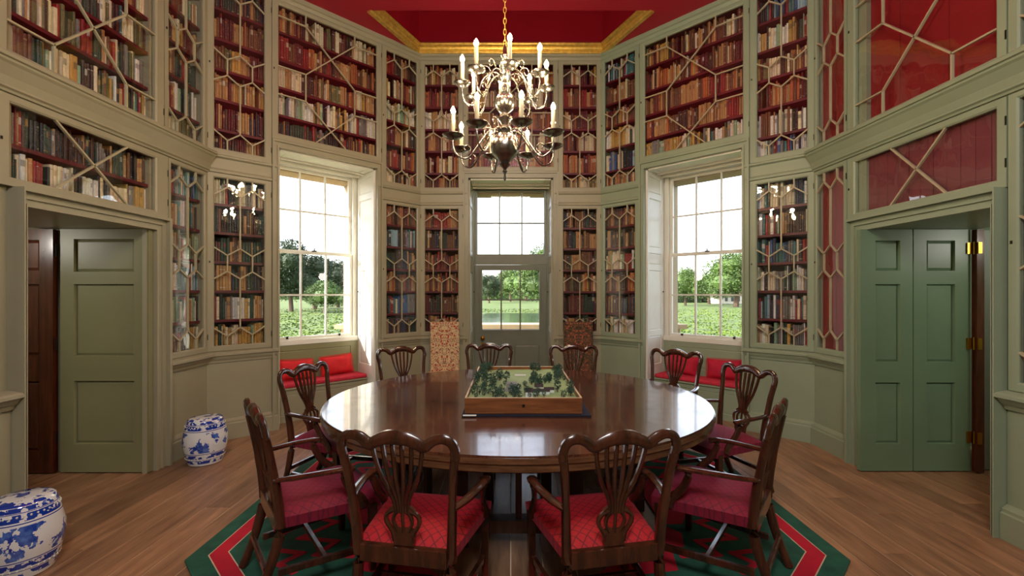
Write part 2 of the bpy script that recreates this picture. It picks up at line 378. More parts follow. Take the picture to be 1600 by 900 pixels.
CORN = [(.0, 5.05), (-.012, 5.055), (-.03, 5.09), (-.05, 5.10), (-.055, 5.15), (0, 5.15)]
def common_wall(mtx, name, mat, opz, door=False):
    m = slabs(mtx, name, (1.6, 1.6), .33, .62, (-.63, .63, opz if opz == 0 else .93, 3.31), mat)
    for s in (-1, 1):
        a, b = (-HALF, -.64) if s < 0 else (.64, HALF)
        m.box(a, b, .0, .33, 0, .97)
        m.box(a, b, .0, .33, 2.88, 3.11)
        m.box(a+(.008 if s < 0 else .0), b, .035, .33, 3.11, 5.15) if False else None
        m.box(min(s*.655, s*.75), max(s*.655, s*.75), .03, .33, .97, 5.1)      # pier behind the stiles
        m.box(min(s*1.30, s*1.342), max(s*1.30, s*1.342), .03, .33, .97, 5.1)
        m.prism(RAIL, a, b); m.prism(PLINTH, a, b); m.prism(BAND, a, b)
    m.box(-.70, .70, .03, .33, 3.31, 3.43)
    m.prism(CORN, -HALF, HALF); m.box(-HALF, HALF, .001, .33, 5.045, 5.149); m.box(-HALF+.05, HALF-.05, .02, .33, 5.13, 5.75)
    o = m.build(name, mat, mtx=mtx, bevel=0); tag(o, kind='structure')
    # architrave
    t = MB()
    for k, (i0, i1, yy) in enumerate(((.63, .702, -.02), (.63, .648, -.034), (.682, .702, -.042))):
        if i0 == .63: i0 -= .001*k
        i1 += .001*k
        for s in (-1, 1): t.box(min(s*i0, s*i1), max(s*i0, s*i1), yy, .02, 0, 3.31+(i1-.63)*1.25)
        t.box(-i0, i0, yy, .02, 3.31+(i0-.63)*1.25, 3.31+(i1-.63)*1.25)
    return o, t.build('architrave', mat, o)
wall_back, _ = common_wall(WB, 'wall_back', M['paint'], 0)
wall_bl, _ = common_wall(WDL, 'wall_back_left', M['paint'], .96)
wall_br, _ = common_wall(WDR, 'wall_back_right', M['paint_mint'], .96)
# outer stone facing with the window and door openings
for nm, mt, z0 in (('wall_outside_back', WB, 0), ('wall_outside_left', WDL, .93), ('wall_outside_right', WDR, .93)):
    m = slabs(mt, nm, (1.7, 1.7), .625, .92, (-.585, .585, z0, 3.21), M['stone']); tag(m.build(nm, M['stone'], mtx=mt), kind='structure')
# side walls.  local x = CY - Y on the right wall, Y - CY on the left wall
def side(name, mtx, mat, Y0, Y1, sgn):
    X = (lambda Y: (CY-Y)) if sgn > 0 else (lambda Y: (Y-CY))
    R = lambda Ya, Yb: (min(X(Ya), X(Yb)), max(X(Ya), X(Yb)))
    m = MB()
    for ya, yb in ((Y1, 5.3), (-1.2, Y0)):
        a, b = R(ya, yb); m.box(a, b, .33, .95, -.1, 6.0)
    a, b = R(Y0, Y1); m.box(a, b, .33, .95, 2.19, 6.0)
    far = 4.80
    for ya, yb in ((Y1+.14, far), (-1.0, Y0-.05)):
        a, b = R(ya, yb); m.box(a, b, .0, .33, 0, .97); m.box(a, b, 0, .33, 2.88, 3.11)
        m.prism([(y*1.5, z) for y, z in RAIL], a, b); m.prism([(y*1.4, z) for y, z in PLINTH], a, b)
    a, b = R(1.7, far); m.prism(ENTAB, a, b); m.box(a, b, 0.001, .33, 5.045, 6.0); m.prism(CORN, a, b); m.box(a, b, .03, .33, 2.86, 3.12)
    a, b = R(-1.0, 1.72); m.box(a, b, 0, .33, 0, 6.0)
    for yy in ((Y1+.02, Y1+.2), (4.76, 4.80), (Y0-.1, Y0-.02), (1.72, 2.25)):
        a, b = R(*yy); m.box(a, b, .03, .33, .0 if yy[1] > 4.7 else 0, 5.1)
    a, b = R(Y0-.04, Y1+.14); m.box(a, b, .03, .33, 2.19, 2.34)
    o = m.build(name, mat, mtx=mtx); tag(o, kind='structure')
    t = MB()   # architrave, broad on far side and head, narrow at the near side
    for kk, (f0, f1, yy) in enumerate(((0, 1, -.045), (0, .16, -.058), (.42, .55, -.06), (.82, 1, -.085))):
        if f0 == 0: f0 -= .01*kk
        if f1 == 1: f1 += .01*kk
        a, b = R(Y1+.14*f0, Y1+.14*f1); t.box(a, b, yy, .03, 0, 2.17+.12*f1)
        a, b = R(Y0-.045*f1, Y0-.045*f0); t.box(a, b, yy, .03, 0, 2.17+.12*f1)
        a, b = R(Y0-.045*f0, Y1+.14*f0); t.box(a, b, yy, .03, 2.17+.12*f0, 2.17+.12*f1)
    t.build('architrave', mat, o)
    # reveal lining
    l = MB(); a, b = R(Y0, Y1); l.box(a, b, .026, .94, 2.174, 2.20)
    for Ya, Yb in ((Y1-.004, Y1+.03), (Y0-.03, Y0+.004)): a2, b2 = R(Ya, Yb); l.box(a2, b2, .028, .94, .0, 2.172)
    a2, b2 = R(Y1-.066, Y1-.003); l.box(a2, b2, -.012, .0275, .0, 2.171)
    l.build('reveal_lining', mat, o)
    h = MB(); a, b = R(Y0-.6, Y1+.6)      # hall beyond the doorway
    h.box(a, b, 2.0, 2.1, -.1, 2.8); h.box(a-.1, a, .95, 2.1, -.1, 2.8); h.box(b, b+.1, .95, 2.1, -.1, 2.8); h.box(a, b, .95, 2.1, 2.6, 2.8)
    h.build('hall_partition', mat, o)
    return o, X, R
wall_right, XR, RR = side('wall_right', WR, M['paint_mint'], 2.99, 4.12, 1)
wall_left, XL, RL = side('wall_left', WL, M['paint'], 2.97, 4.06, -1)
o = MB().box(-3.9, 3.9, -1.25, -1.0, -.1, 6).build('wall_front', M['paint']); tag(o, kind='structure')
# ceiling with the coffer at the far side
m = MB(); zc = ZT
nearY, farY = 5.66, 6.70
m.box(-4.2, 4.2, -1.25, nearY, zc, zc+.62)
for s in (-1, 1):
    p = [(s*1.76, nearY), (s*1.37, farY), (s*1.37, 7.4), (s*4.2, 7.4), (s*4.2, nearY)]
    if s < 0: p = p[::-1]
    m.slab(p, zc, zc+.62)
m.box(-4.2, 4.2, -1.25, 7.4, zc+.62, zc+.75)
m.box(-2.6, 2.6, 6.69, 7.4, zc-.01, zc+.62)
ceil = m.build('ceiling', M['red_ceiling']); tag(ceil, kind='structure')
m = MB()
for (p, q, s) in (((-1.36, 6.66), (1.36, 6.66), 0), ((-1.78, 5.68), (-1.36, 6.68), 1), ((1.36, 6.68), (1.78, 5.68), 1)):
    p = Vector((*p, 0)); q = Vector((*q, 0)); L = (q-p).length; an = math.atan2(q.y-p.y, q.x-p.x)
    k = len(m.v)
    m.prism([(.02, -.02), (-.03, -.02), (-.045, 0), (-.03, .02), (-.045, .03), (-.055, .05), (-.045, .07), (-.065, .085), (-.08, .105), (-.065, .125), (.02, .13)], -.02, L+.02)
    m.tf(T(p.x, p.y, zc) @ RZ(an), k)
tag(m.build('trim_1', M['gold']), kind='structure')

# ------------------------------------------------------------------ bookcases
def hexp(x0, x1, z0, z1):
    Y = [0, .05, .10, .415, .46, .555, .60, .895, .945, 1]; Xf = lambda u: x0+(x1-x0)*u; Zf = lambda i: z1-(z1-z0)*Y[i]
    P = []
    def add(l): P.append([(Xf(a), Zf(b)) for a, b in l])
    add([(0, 0), (.25, 0), (.25, 1), (0, 2)]); add([(.25, 0), (.75, 0), (.75, 1), (.5, 2), (.25, 1)]); add([(.75, 0), (1, 0), (1, 2), (.75, 1)])
    for c in (.25, .75):
        add([(c, 1), (c+.25, 2), (c+.25, 3), (c, 4), (c-.25, 3), (c-.25, 2)]); add([(c, 5), (c+.25, 6), (c+.25, 7), (c, 8), (c-.25, 7), (c-.25, 6)])
    add([(0, 3), (.25, 4), (.25, 5), (0, 6)]); add([(.5, 3), (.75, 4), (.75, 5), (.5, 6), (.25, 5), (.25, 4)]); add([(1, 3), (1, 6), (.75, 5), (.75, 4)])
    add([(0, 7), (.25, 8), (.25, 9), (0, 9)]); add([(.5, 7), (.75, 8), (.75, 9), (.25, 9), (.25, 8)]); add([(1, 7), (1, 9), (.75, 9), (.75, 8)])
    return P
def clipz(poly, z):
    out = []
    for i, p in enumerate(poly):
        q = poly[(i+1) % len(poly)]
        if p[1] >= z: out.append(p)
        if (p[1] > z and q[1] < z) or (p[1] < z and q[1] > z):
            t = (z-p[1])/(q[1]-p[1]); out.append((p[0]+t*(q[0]-p[0]), z))
    return out
def widep(x0, x1, z0, z1, u=(.25, .75)):
    a, b, c, d = 4.87, 4.28, 3.95, 3.36; l, r = x0+(x1-x0)*u[0], x0+(x1-x0)*u[1]; m = (l+r)/2; m1 = (a+b)/2; m2 = (c+d)/2; e = 3.17
    P = [[(l, z1), (r, z1), (r, a), (m, m1), (l, a)], [(l, b), (m, m1), (r, b), (r, c), (m, m2), (l, c)], [(l, d), (m, m2), (r, d), (r, e), (l, e)]]
    for X0, A, s in ((x0, l, 1), (x1, r, -1)):
        P += [[(X0, z1), (A, z1), (A, a), (X0, a)], [(X0, a), (A, a), (m, m1), (A, b), (X0, b)], [(X0, b), (A, b), (A, c), (X0, c)],
              [(X0, c), (A, c), (m, m2), (A, d), (X0, d)], [(X0, d), (A, d), (A, e), (X0, e)]]
    P = [clipz(p, z0) for p in P]; return [p for p in P if len(p) > 2]
def crossp(x0, x1, z0, z1, u=(.25, .75)):
    l, r = x0+(x1-x0)*u[0], x0+(x1-x0)*u[1]; m = ((l+r)/2, (z0+z1)/2)
    return [[(x0, z1), (l, z1), m, (l, z0), (x0, z0)], [(l, z1), (r, z1), m], [(r, z1), (x1, z1), (x1, z0), (r, z0), m], [(r, z0), (l, z0), m]]
UP_SH = [3.40, 3.73, 4.06, 4.39, 4.72]; LO_SH = [1.31, 1.63, 1.95, 2.27, 2.58]
BOOKS = []
WALLNAME = {}
def case(mtx, fx0, fx1, fz0, fz1, g, pat, shelves, label, paint, books=None, back='casein', name='bookcase', wu=(.25, .75), bookflag=True, short=''):
    gx0, gx1, gz0, gz1 = g
    root = empty(name, mtx @ T((fx0+fx1)/2, 0, fz0), label=label, cat='bookcase', group='glazed bookcases built into the library walls')
    off = Matrix.Translation((-(fx0+fx1)/2, 0, -fz0))
    def B(m, nm, mat, par=root, **kw): m.tf(off); return m.build(nm, mat, par, **kw)
    e = .003
    B(frame_ring(MB(), (fx0+e, fx1-e, fz0+e, fz1-e), g, -.014, .022), 'door_frame', paint)
    c = MB(); i = .025; D = .31
    c.box(gx0-i, gx1+i, D, D+.02, gz0-i, gz1+i)
    c.box(gx0-i-.02, gx0-i, .024, D, gz0-i, gz1+i); c.box(gx1+i, gx1+i+.02, .024, D, gz0-i, gz1+i)
    c.box(gx0-i, gx1+i, .024, D, gz0-i-.02, gz0-i); c.box(gx0-i, gx1+i, .024, D, gz1+i, gz1+i+.02)
    B(c, 'carcass', M[back])
    polys = {'hex': hexp, 'wide': widep, 'cross': crossp}[pat](*g) if pat == 'hex' else {'wide': widep, 'cross': crossp}[pat](*g, wu)
    segs = {}
    onb = lambda p: abs(p[0]-gx0) < 1e-4 or abs(p[0]-gx1) < 1e-4 or abs(p[1]-gz0) < 1e-4 or abs(p[1]-gz1) < 1e-4
    def same(p, q):
        return (abs(p[0]-q[0]) < 1e-4 and (abs(p[0]-gx0) < 1e-4 or abs(p[0]-gx1) < 1e-4)) or (abs(p[1]-q[1]) < 1e-4 and (abs(p[1]-gz0) < 1e-4 or abs(p[1]-gz1) < 1e-4))
    for p in polys:
        for k in range(len(p)):
            a, b = p[k], p[(k+1) % len(p)]
            if same(a, b): continue
            key = tuple(sorted([(round(a[0], 3), round(a[1], 3)), (round(b[0], 3), round(b[1], 3))])); segs[key] = 1
    for (a, b) in segs:
        bm = MB().bar(a, b, .013, (-.008, .012)); B(bm, 'glazing_bar', M['bar'])
    for p in polys:
        ar = sum(p[k][0]*p[(k+1) % len(p)][1]-p[(k+1) % len(p)][0]*p[k][1] for k in range(len(p)))
        if ar < 0: p = p[::-1]
        # small tilt of each old pane
        B(MB().plate(p, .004, .0065), 'glass_pane', M['caseglass'])
    for z in shelves:
        if gz0+.05 < z < gz1-.05: B(MB().box(gx0-i, gx1+i, .045, D, z-.028, z), 'shelf', M['shelf'])
    for z in (fz0+.16, fz1-.16): B(MB().box(fx1-.010, fx1-.003, -.018, -.012, z-.03, z+.03), 'hinge', M['darkmetal'])
    B(MB().box(fx0+.018, fx0+.028, -.02, -.012, (fz0+fz1)/2-.01, (fz0+fz1)/2+.01), 'keyhole', M['darkmetal'])
    if books:
        lv = [gz0-i]+[z for z in sorted(shelves) if gz0+.05 < z < gz1-.05]; tops = lv[1:]+[gz1+i+.028]
        nx = 0
        for k, (zb, zt) in enumerate(zip(lv, tops)):
            space = zt-.028-zb; x = gx0-i+.004; idx = 0; pal = books[(k+nx) % len(books)]
            if rnd.random() < .0: continue
            runcol = None; run = 0
            while x < gx1+i-.02:
                if run <= 0:
                    runcol = rnd.choice(pal) if rnd.random() < .5 else None; run = rnd.randint(1, 5)
                    rh = rnd.uniform(.72, .94); rw = rnd.uniform(.016, .030)
                run -= 1
                if runcol: colr = runcol; hh = rh*space*rnd.uniform(.98, 1.02); ww = rw*rnd.uniform(.9, 1.1)
                else: colr = rnd.choice(pal); hh = min(.96, rnd.uniform(.66, .97))*space; ww = rnd.uniform(.012, .036)
                ww = min(ww, gx1+i-.003-x)
                if ww < .012: break
                idx += 1
                BOOKS.append(dict(mtx=mtx, x=x, w=ww-.0012, z=zb+.0005, h=hh, y=.06+rnd.uniform(0, .02), d=rnd.uniform(.13, .19), col=colr, lab=(short, k, idx)))
                x += ww+(rnd.uniform(.02, .05) if rnd.random() < .02 else 0)
    return root
C = {'cream': srgb(222, 210, 176), 'tan': srgb(184, 140, 88), 'brown': srgb(112, 70, 42), 'dark brown': srgb(66, 40, 28), 'red': srgb(146, 32, 26), 'orange': srgb(176, 98, 50),
     'maroon': srgb(96, 22, 26), 'olive': srgb(104, 104, 62), 'dark green': srgb(34, 62, 48), 'pale green': srgb(140, 170, 140), 'navy': srgb(26, 34, 62), 'blue': srgb(40, 92, 150),
     'pale blue': srgb(150, 184, 200), 'white': srgb(228, 226, 218), 'black': srgb(28, 26, 28), 'grey': srgb(124, 122, 118), 'yellow': srgb(214, 184, 70), 'teal': srgb(50, 110, 112), 'gold': srgb(190, 150, 70)}
P_warm = ['cream', 'tan', 'tan', 'brown', 'orange', 'brown', 'gold', 'olive', 'cream', 'dark brown', 'maroon']
P_red = ['brown', 'orange', 'brown', 'maroon', 'tan', 'red', 'dark brown', 'tan']
P_mix = ['cream', 'cream', 'white', 'dark green', 'olive', 'pale green', 'grey', 'brown', 'black', 'tan', 'olive', 'tan', 'white', 'dark brown', 'cream', 'teal', 'grey', 'red', 'gold']
P_dark = ['dark green', 'black', 'black', 'brown', 'dark brown', 'grey', 'dark brown', 'tan', 'dark green', 'red']
P_pale = ['white', 'cream', 'white', 'grey', 'cream', 'red', 'black', 'pale green', 'gold', 'cream', 'dark green', 'tan']
P_blue = ['navy', 'pale blue', 'blue', 'white', 'teal', 'grey', 'black', 'red', 'cream']
P_lrow = ['dark brown', 'dark green', 'brown', 'maroon', 'tan', 'navy']
GN = .78; GN1 = 1.275
def octwall(mtx, paint, where, upb, lob, wideb):
    for s, sd in ((-1, 'left'), (1, 'right')):
        a, b = sorted((s*.704, s*HALF)); ga, gb = sorted((s*GN, s*GN1))
        sh = where[1][0 if s < 0 else 1]; sh2 = {'b': ('left of garden door', 'right of garden door'), 'l': ('left of left window', 'right of left window'), 'r': ('left of right window', 'right of right window')}[{'g': 'b', 'l': 'l', 'r': 'r'}[where[0].split(' the ')[1].split()[0][0]]][0 if s < 0 else 1]
        case(mtx, a, b, 3.10, 5.05, (ga, gb, 3.17, 5.0), 'hex', UP_SH, 'tall narrow upper glazed bookcase '+sh, paint, upb[0 if s < 0 else 1], short='upper case '+sh2)
        case(mtx, a, b, .97, 2.90, (ga, gb, 1.03, 2.85), 'hex', LO_SH, 'narrow lower glazed bookcase '+sh, paint, lob[0 if s < 0 else 1], short='lower case '+sh2)
    case(mtx, -.704, .704, 3.41, 5.05, (-.63, .63, 3.48, 5.0), 'wide', UP_SH[1:], 'wide glazed bookcase with crossed bars '+where[0], paint, wideb, short='case '+where[0])
octwall(WB, M['paint'], ('above the glazed garden door', ('directly left of the garden door', 'directly right of the garden door')),
        ([P_red, P_warm, P_warm, P_pale], [P_warm, P_red, P_warm]), ([P_red, P_lrow, P_red], [P_lrow, P_lrow, P_warm, P_lrow]), [P_red, P_warm])
octwall(WDL, M['paint'], ('above the left sash window', ('between left doorway wall and left window', 'between left window and the back corner')),
        ([P_red, P_lrow, P_warm, P_warm], [P_warm, P_red, P_warm, P_pale]), ([P_pale, P_pale, P_lrow, P_lrow, P_dark, P_pale], [P_lrow, P_blue, P_red]), [P_dark, P_pale, P_warm, P_red, P_warm])
octwall(WDR, M['paint_mint'], ('above the right sash window', ('between the back corner and right window', 'between right window and the right doorway wall')),
        ([P_warm, P_blue, P_pale, P_warm], [P_blue, P_mix, P_red, P_warm, P_pale]), ([P_pale, P_lrow, P_red], [P_pale, P_blue, P_pale, P_blue, P_mix, P_blue]), [P_mix, P_red, P_red, P_warm, P_warm])
# left wall cases (x = Y - CY)
xl = lambda Y: Y-CY
case(WL, xl(4.20), xl(4.80), 3.125, 5.05, (xl(4.26), xl(4.74), 3.17, 5.0), 'hex', UP_SH, 'narrow upper glazed bookcase on left wall beside the corner', M['paint'], [P_mix, P_pale, P_dark, P_warm], short='narrow upper left-wall case')
case(WL, xl(4.25), xl(4.80), .97, 2.885, (xl(4.29), xl(4.75), 1.03, 2.84), 'hex', LO_SH, 'narrow lower glazed bookcase right of the left doorway', M['paint'], [P_pale, P_pale, P_blue, P_mix, P_mix, P_blue], short='case beside left doorway')
case(WL, xl(2.83), xl(4.195), 3.125, 5.05, (xl(2.895), xl(4.10), 3.17, 5.0), 'wide', [3.46, 3.78, 4.09, 4.40, 4.72], 'large upper glazed bookcase high above the left doorway', M['paint'], [P_mix, P_mix, P_mix, P_warm, P_mix], short='big upper left case')
case(WL, xl(2.83), xl(4.245), 2.29, 2.885, (xl(2.91), xl(4.10), 2.35, 2.83), 'cross', [2.585], 'low wide glazed bookcase directly over the left doorway', M['paint'], [P_pale, P_dark], short='case over left doorway')
case(WL, xl(2.20), xl(2.825), 3.125, 5.05, (xl(2.28), xl(2.76), 3.17, 5.0), 'hex', UP_SH, 'upper glazed bookcase nearest the camera on left wall', M['paint'], [P_mix, P_warm])
case(WL, xl(2.20), xl(2.825), .97, 2.885, (xl(2.28), xl(2.76), 1.03, 2.84), 'hex', LO_SH, 'lower glazed bookcase nearest the camera on left wall', M['paint'], [P_mix, P_warm])
# right wall cases (x = CY - Y)
xr = lambda Y: CY-Y
R1 = case(WR, xr(4.80), xr(4.325), 3.125, 5.05, (xr(4.76), xr(4.375), 3.17, 5.0), 'hex', [], 'narrow upper glazed cupboard with red lining on right wall', M['paint_mint'], None, back='redpanel')
R2 = case(WR, xr(4.80), xr(4.325), .97, 2.885, (xr(4.755), xr(4.38), 1.03, 2.84), 'hex', [], 'narrow lower glazed cupboard with red lining left of right doorway', M['paint_mint'], None, back='redpanel')
R3 = case(WR, xr(4.32), xr(2.93), 3.125, 5.05, (xr(4.23), xr(3.0), 3.17, 5.0), 'wide', [], 'large upper glazed cupboard with plain red boards above right doorway', M['paint_mint'], None, back='redpanel')
R4 = case(WR, xr(4.32), xr(2.93), 2.29, 2.885, (xr(4.23), xr(3.0), 2.35, 2.83), 'cross', [], 'low wide glazed cupboard with red boards tinted by glare directly over right doorway', M['paint_mint'], None, back='rose', wu=(.32, .71))
case(WR, xr(2.925), xr(2.2), 3.125, 5.05, (xr(2.86), xr(2.3), 3.17, 5.0), 'hex', UP_SH, 'upper glazed bookcase nearest the camera on right wall', M['paint_mint'], [P_dark, P_warm])
case(WR, xr(2.925), xr(2.2), .97, 2.885, (xr(2.865), xr(2.3), 1.03, 2.84), 'hex', LO_SH, 'lower glazed bookcase nearest the camera on right wall', M['paint_mint'], [P_blue, P_dark])
# red boards inside the empty cupboards
def boards(root, fx0, fx1, fz0, g, n, mat, y=.10):
    gx0, gx1, gz0, gz1 = g; ww = (gx1-gx0+.05)/n
    me = MB().box(.002, ww-.002, 0, .012, 0, gz1-gz0+.05).mesh('board', mat)
    for k in range(n):
        o = bpy.data.objects.new('board', me); COL.objects.link(o); o.parent = root; o.location = (gx0-.025+k*ww-(fx0+fx1)/2, y+(k % 2)*.001, gz0-.025-fz0)
boards(R3, xr(4.32), xr(2.93), 3.125, (xr(4.23), xr(3.0), 3.17, 5.0), 3, M['redpanel'], .07)
boards(R4, xr(4.32), xr(2.93), 2.29, (xr(4.23), xr(3.0), 2.35, 2.83), 12, M['rose'], .05)
boards(R1, xr(4.80), xr(4.325), 3.125, (xr(4.76), xr(4.375), 3.17, 5.0), 2, M['redpanel'], .06)
boards(R2, xr(4.80), xr(4.325), .97, (xr(4.755), xr(4.38), 1.03, 2.84), 2, M['redpanel'], .06)

# ------------------------------------------------------------------ books
def book_geo(w_, h, d, col, label_col, style):
    """one book, spine facing -y with three facets; returns verts, faces, colours per face"""
    lv = [0, .10, .13, .62, .82, .85, 1.0]; colz = [col, label_col if style in (1, 3) else col, col, label_col if style in (2, 3) else col, label_col if style == 1 else col, col]
    xs = [(0, .006), (w_*.28, 0), (w_*.72, 0), (w_, .006)]; v = []; f = []; cs = []
    for t in lv:
        for (x, y) in xs: v.append((x, y, t*h))
    for i in range(6):
        for k in range(3):
            f.append((i*4+k, i*4+k+1, (i+1)*4+k+1, (i+1)*4+k)); lab = colz[i]
            cs.append((lab[0], lab[1], lab[2], 1.0 if (i in (2, 3) and k == 1) else 0.0))
    o = len(v); v += [(0, d, 0), (w_, d, 0), (0, d, h), (w_, d, h)]; tp = 24
    top = [tp, tp+1, tp+2, tp+3]
    f += [(0, tp, o+2, o), (3, o+1, o+3, tp+3), (o, o+2, o+3, o+1)]; cs += [(col[0], col[1], col[2], 0)]*3
    pg = srgb(214, 200, 168)
    f += [(top[0], top[1], top[2], top[3], o+3, o+2), (0, o, o+1, 3, 2, 1)]; cs += [(pg[0], pg[1], pg[2], 0)]*2
    return v, f, cs
def ord_(n): return str(n)+('th' if 10 <= n % 100 <= 20 else {1: 'st', 2: 'nd', 3: 'rd'}.get(n % 10, 'th'))
def proj(p):
    return (798+704*p.x/p.y, 458-704*(p.z-1.6)/p.y) if p.y > .3 else (-999, -999)
LC = [C['gold'], C['cream'], C['white'], C['red'], C['black'], C['maroon'], C['dark green']]
for b in BOOKS:
    p = b['mtx'] @ Vector((b['x'], b['y'], b['z'])); q = b['mtx'] @ Vector((b['x']+b['w'], b['y'], b['z']+b['h']))
    (u0, v0), (u1, v1) = proj(p), proj(q); b['area'] = 0
    if p.y > .3 and -4 < min(u0, u1) and max(u0, u1) < 1604 and max(v0, v1) > 8 and b['lab'][0]: b['area'] = abs(u1-u0)*abs(max(v0, 0)-max(v1, 0))
    b['lc'] = rnd.choice(LC); b['st'] = rnd.choice((0, 0, 1, 1, 2, 3))
    cc = C[b['col']]; j = rnd.uniform(.8, 1.15); b['rgb'] = tuple(min(1, x*j*rnd.uniform(.93, 1.07)) for x in cc[:3])
    b['lc'] = tuple(.45*b['rgb'][k]+.55*b['lc'][k] for k in range(3))
    if False and sum(abs(b['lc'][k]-b['rgb'][k]) for k in range(3)) < .12: b['lc'] = C['cream'] if sum(b['rgb']) < 1 else C['maroon']
top = sorted(BOOKS, key=lambda b: -b['area'])[:298]; topid = {id(b) for b in top}
SHN = ['bottom shelf', 'second shelf up', 'third shelf up', 'fourth shelf up', 'fifth shelf up', 'sixth shelf up']; SHN = ['bottom shelf']+['shelf %s up' % q for q in ('two', 'three', 'four', 'five', 'six')]
def colour_mesh(me, cs):
    ca = me.color_attributes.new('Col', 'FLOAT_COLOR', 'CORNER'); data = []
    for p, c in zip(me.polygons, cs): data += list(c)*p.loop_total
    ca.data.foreach_set('color', data)
sv, sf, scs = [], [], []
for b in BOOKS:
    v, f, cs = book_geo(b['w'], b['h'], b['d'], b['rgb'], b['lc'], b['st'])
    mt = b['mtx'] @ T(b['x'], b['y'], b['z'])
    if id(b) in topid:
        me = bpy.data.meshes.new('book'); me.from_pydata(v, [], f); me.materials.append(M['book']); colour_mesh(me, cs)
        o = bpy.data.objects.new('book', me); COL.objects.link(o); o.matrix_world = mt
        s, k, i = b['lab']; size = 'thick' if b['w'] > .029 else ('slim' if b['w'] < .019 else 'medium')
        tag(o, '%s %s book, %s from left, %s, %s' % (size, b['col'], ord_(i), SHN[k], s), 'book', 'books in the glazed wall cases')
    else:
        n0 = len(sv); sv += [tuple(mt @ Vector(p)) for p in v]; sf += [tuple(i+n0 for i in q) for q in f]; scs += cs
me = bpy.data.meshes.new('book_rows'); me.from_pydata(sv, [], sf); me.materials.append(M['book']); colour_mesh(me, scs)
o = bpy.data.objects.new('book_rows', me); COL.objects.link(o); tag(o, 'rows of old leather and cloth books filling the more distant glazed cases', 'books', kind='stuff')

# ------------------------------------------------------------------ windows and doors
def shutter_board(parent, s, mat, y0=.03, y1=.50):
    """panelled folding shutter lining one reveal; faces the opening"""
    pans = [(.05, .40, .60, 1.0), (.05, .40, 1.08, 1.92), (.05, .40, 2.0, 2.16), (.05, .40, 2.24, 2.92), (.05, .40, 3.0, 3.22)]
    m = panel_board(MB(), 0, y1-y0, .02, 3.29, 0, .025, pans, .012, .02)
    o = m.build('shutter', mat, parent)
    if s > 0: o.matrix_parent_inverse = Matrix(); o.location = (.604, y1, 0); o.rotation_euler = (0, 0, -PI/2)
    else: o.location = (-.604, y0, 0); o.rotation_euler = (0, 0, PI/2)
    k = MB().lathe([(.006, 0), (.011, .01), (.004, .02)], 8).build('shutter_knob', M['darkmetal'], o, loc=(.05 if s > 0 else .42, -.01, 1.62)); k.rotation_euler = (PI/2, 0, 0)
    return o
def glazing(root, x0, x1, z0, z1, nx, nz, y, wmat, bw=.022, nm='sash'):
    f = MB(); st = .04
    f.box(x0, x0+st, y-.02, y+.02, z0, z1); f.box(x1-st, x1, y-.02, y+.02, z0, z1); f.box(x0+st, x1-st, y-.02, y+.02, z0, z0+st); f.box(x0+st, x1-st, y-.02, y+.02, z1-st, z1)
    fo = f.build(nm, wmat, root, bevel=.003)
    X0, X1, Z0, Z1 = x0+st, x1-st, z0+st, z1-st
    for i in range(1, nx): xx = X0+(X1-X0)*i/nx; MB().box(xx-bw/2, xx+bw/2, y-.014, y+.014, Z0, Z1).build('glazing_bar', wmat, fo)
    for j in range(1, nz): zz = Z0+(Z1-Z0)*j/nz; MB().box(X0, X1, y-.012, y+.012, zz-bw/2, zz+bw/2).build('glazing_bar', wmat, fo)
    for i in range(nx):
        for j in range(nz):
            a = X0+(X1-X0)*i/nx; b = X0+(X1-X0)*(i+1)/nx; c = Z0+(Z1-Z0)*j/nz; d = Z0+(Z1-Z0)*(j+1)/nz
            MB().plate([(a, c), (b, c), (b, d), (a, d)], y-.0015, y+.0015).build('pane', M['winglass'], fo)
    return fo
def opening_lining(root, mat, zb=0):
    l = MB()
    for s in (-1, 1): l.box(min(s*.631, s*.66), max(s*.631, s*.66), .0, .55, 0, 3.31)
    l.box(-.64, .64, 0, .62, 3.31, 3.34); l.build('reveal_lining', mat, root)
    h = MB(); panel_board(h, -.60, .60, 0, .50, 0, .02, [(-.52, .52, .08, .42)], .012, .02); ho = h.build('soffit_panel', mat, root); ho.location = (0, .02, 3.305); ho.rotation_euler = (PI/2, 0, 0)
    ho.rotation_euler = (PI/2, 0, 0); ho.location = (0, .53, 3.288)
    b = MB()
    for k, (yy, zz) in enumerate(((.30, 3.27), (.42, 3.25))): b.box(-.6, .6, yy, yy+.02, zz, 3.31)
    b.build('blind_box', mat, root)
def sash_window(mtx, nm, mat, wh):
    r = empty(nm, mtx, kind='structure'); opening_lining(r, wh)
    for s in (-1, 1): shutter_board(r, s, wh)
    f = MB(); 
    for s in (-1, 1): f.box(min(s*.545, s*.625), max(s*.545, s*.625), .53, .62, .92, 3.31)
    f.box(-.545, .545, .53, .62, 3.265, 3.31); f.box(-.62, .62, .49, .62, .92, .985); f.build('window_frame', wh, r, bevel=.004)
    glazing(r, -.545, .545, .985, 2.165, 3, 2, .57, wh); glazing(r, -.545, .545, 2.135, 3.265, 3, 2, .60, wh)
    MB().box(-.03, .03, .535, .56, 2.165, 2.18).box(-.006, .006, .535, .55, 2.18, 2.21).build('sash_latch', M['darkmetal'], r)
    for xx in (-.35, .35): MB().box(xx-.012, xx+.012, .53, .56, 1.0, 1.03).build('sash_lift', M['darkmetal'], r)
    a = panel_board(MB(), -.605, .605, .0, .93, .50, .53, [(-.5, .5, .56, .85)], .012, .02); a.build('apron', mat, r)
    return r
sash_window(WDL, 'window_1', M['olive'], M['white'])
sash_window(WDR, 'window_2', M['paint_mint'], M['white'])
d3 = empty('door_3', WB, kind='structure'); opening_lining(d3, M['white'])
for s in (-1, 1): shutter_board(d3, s, M['paint'])
f = MB()
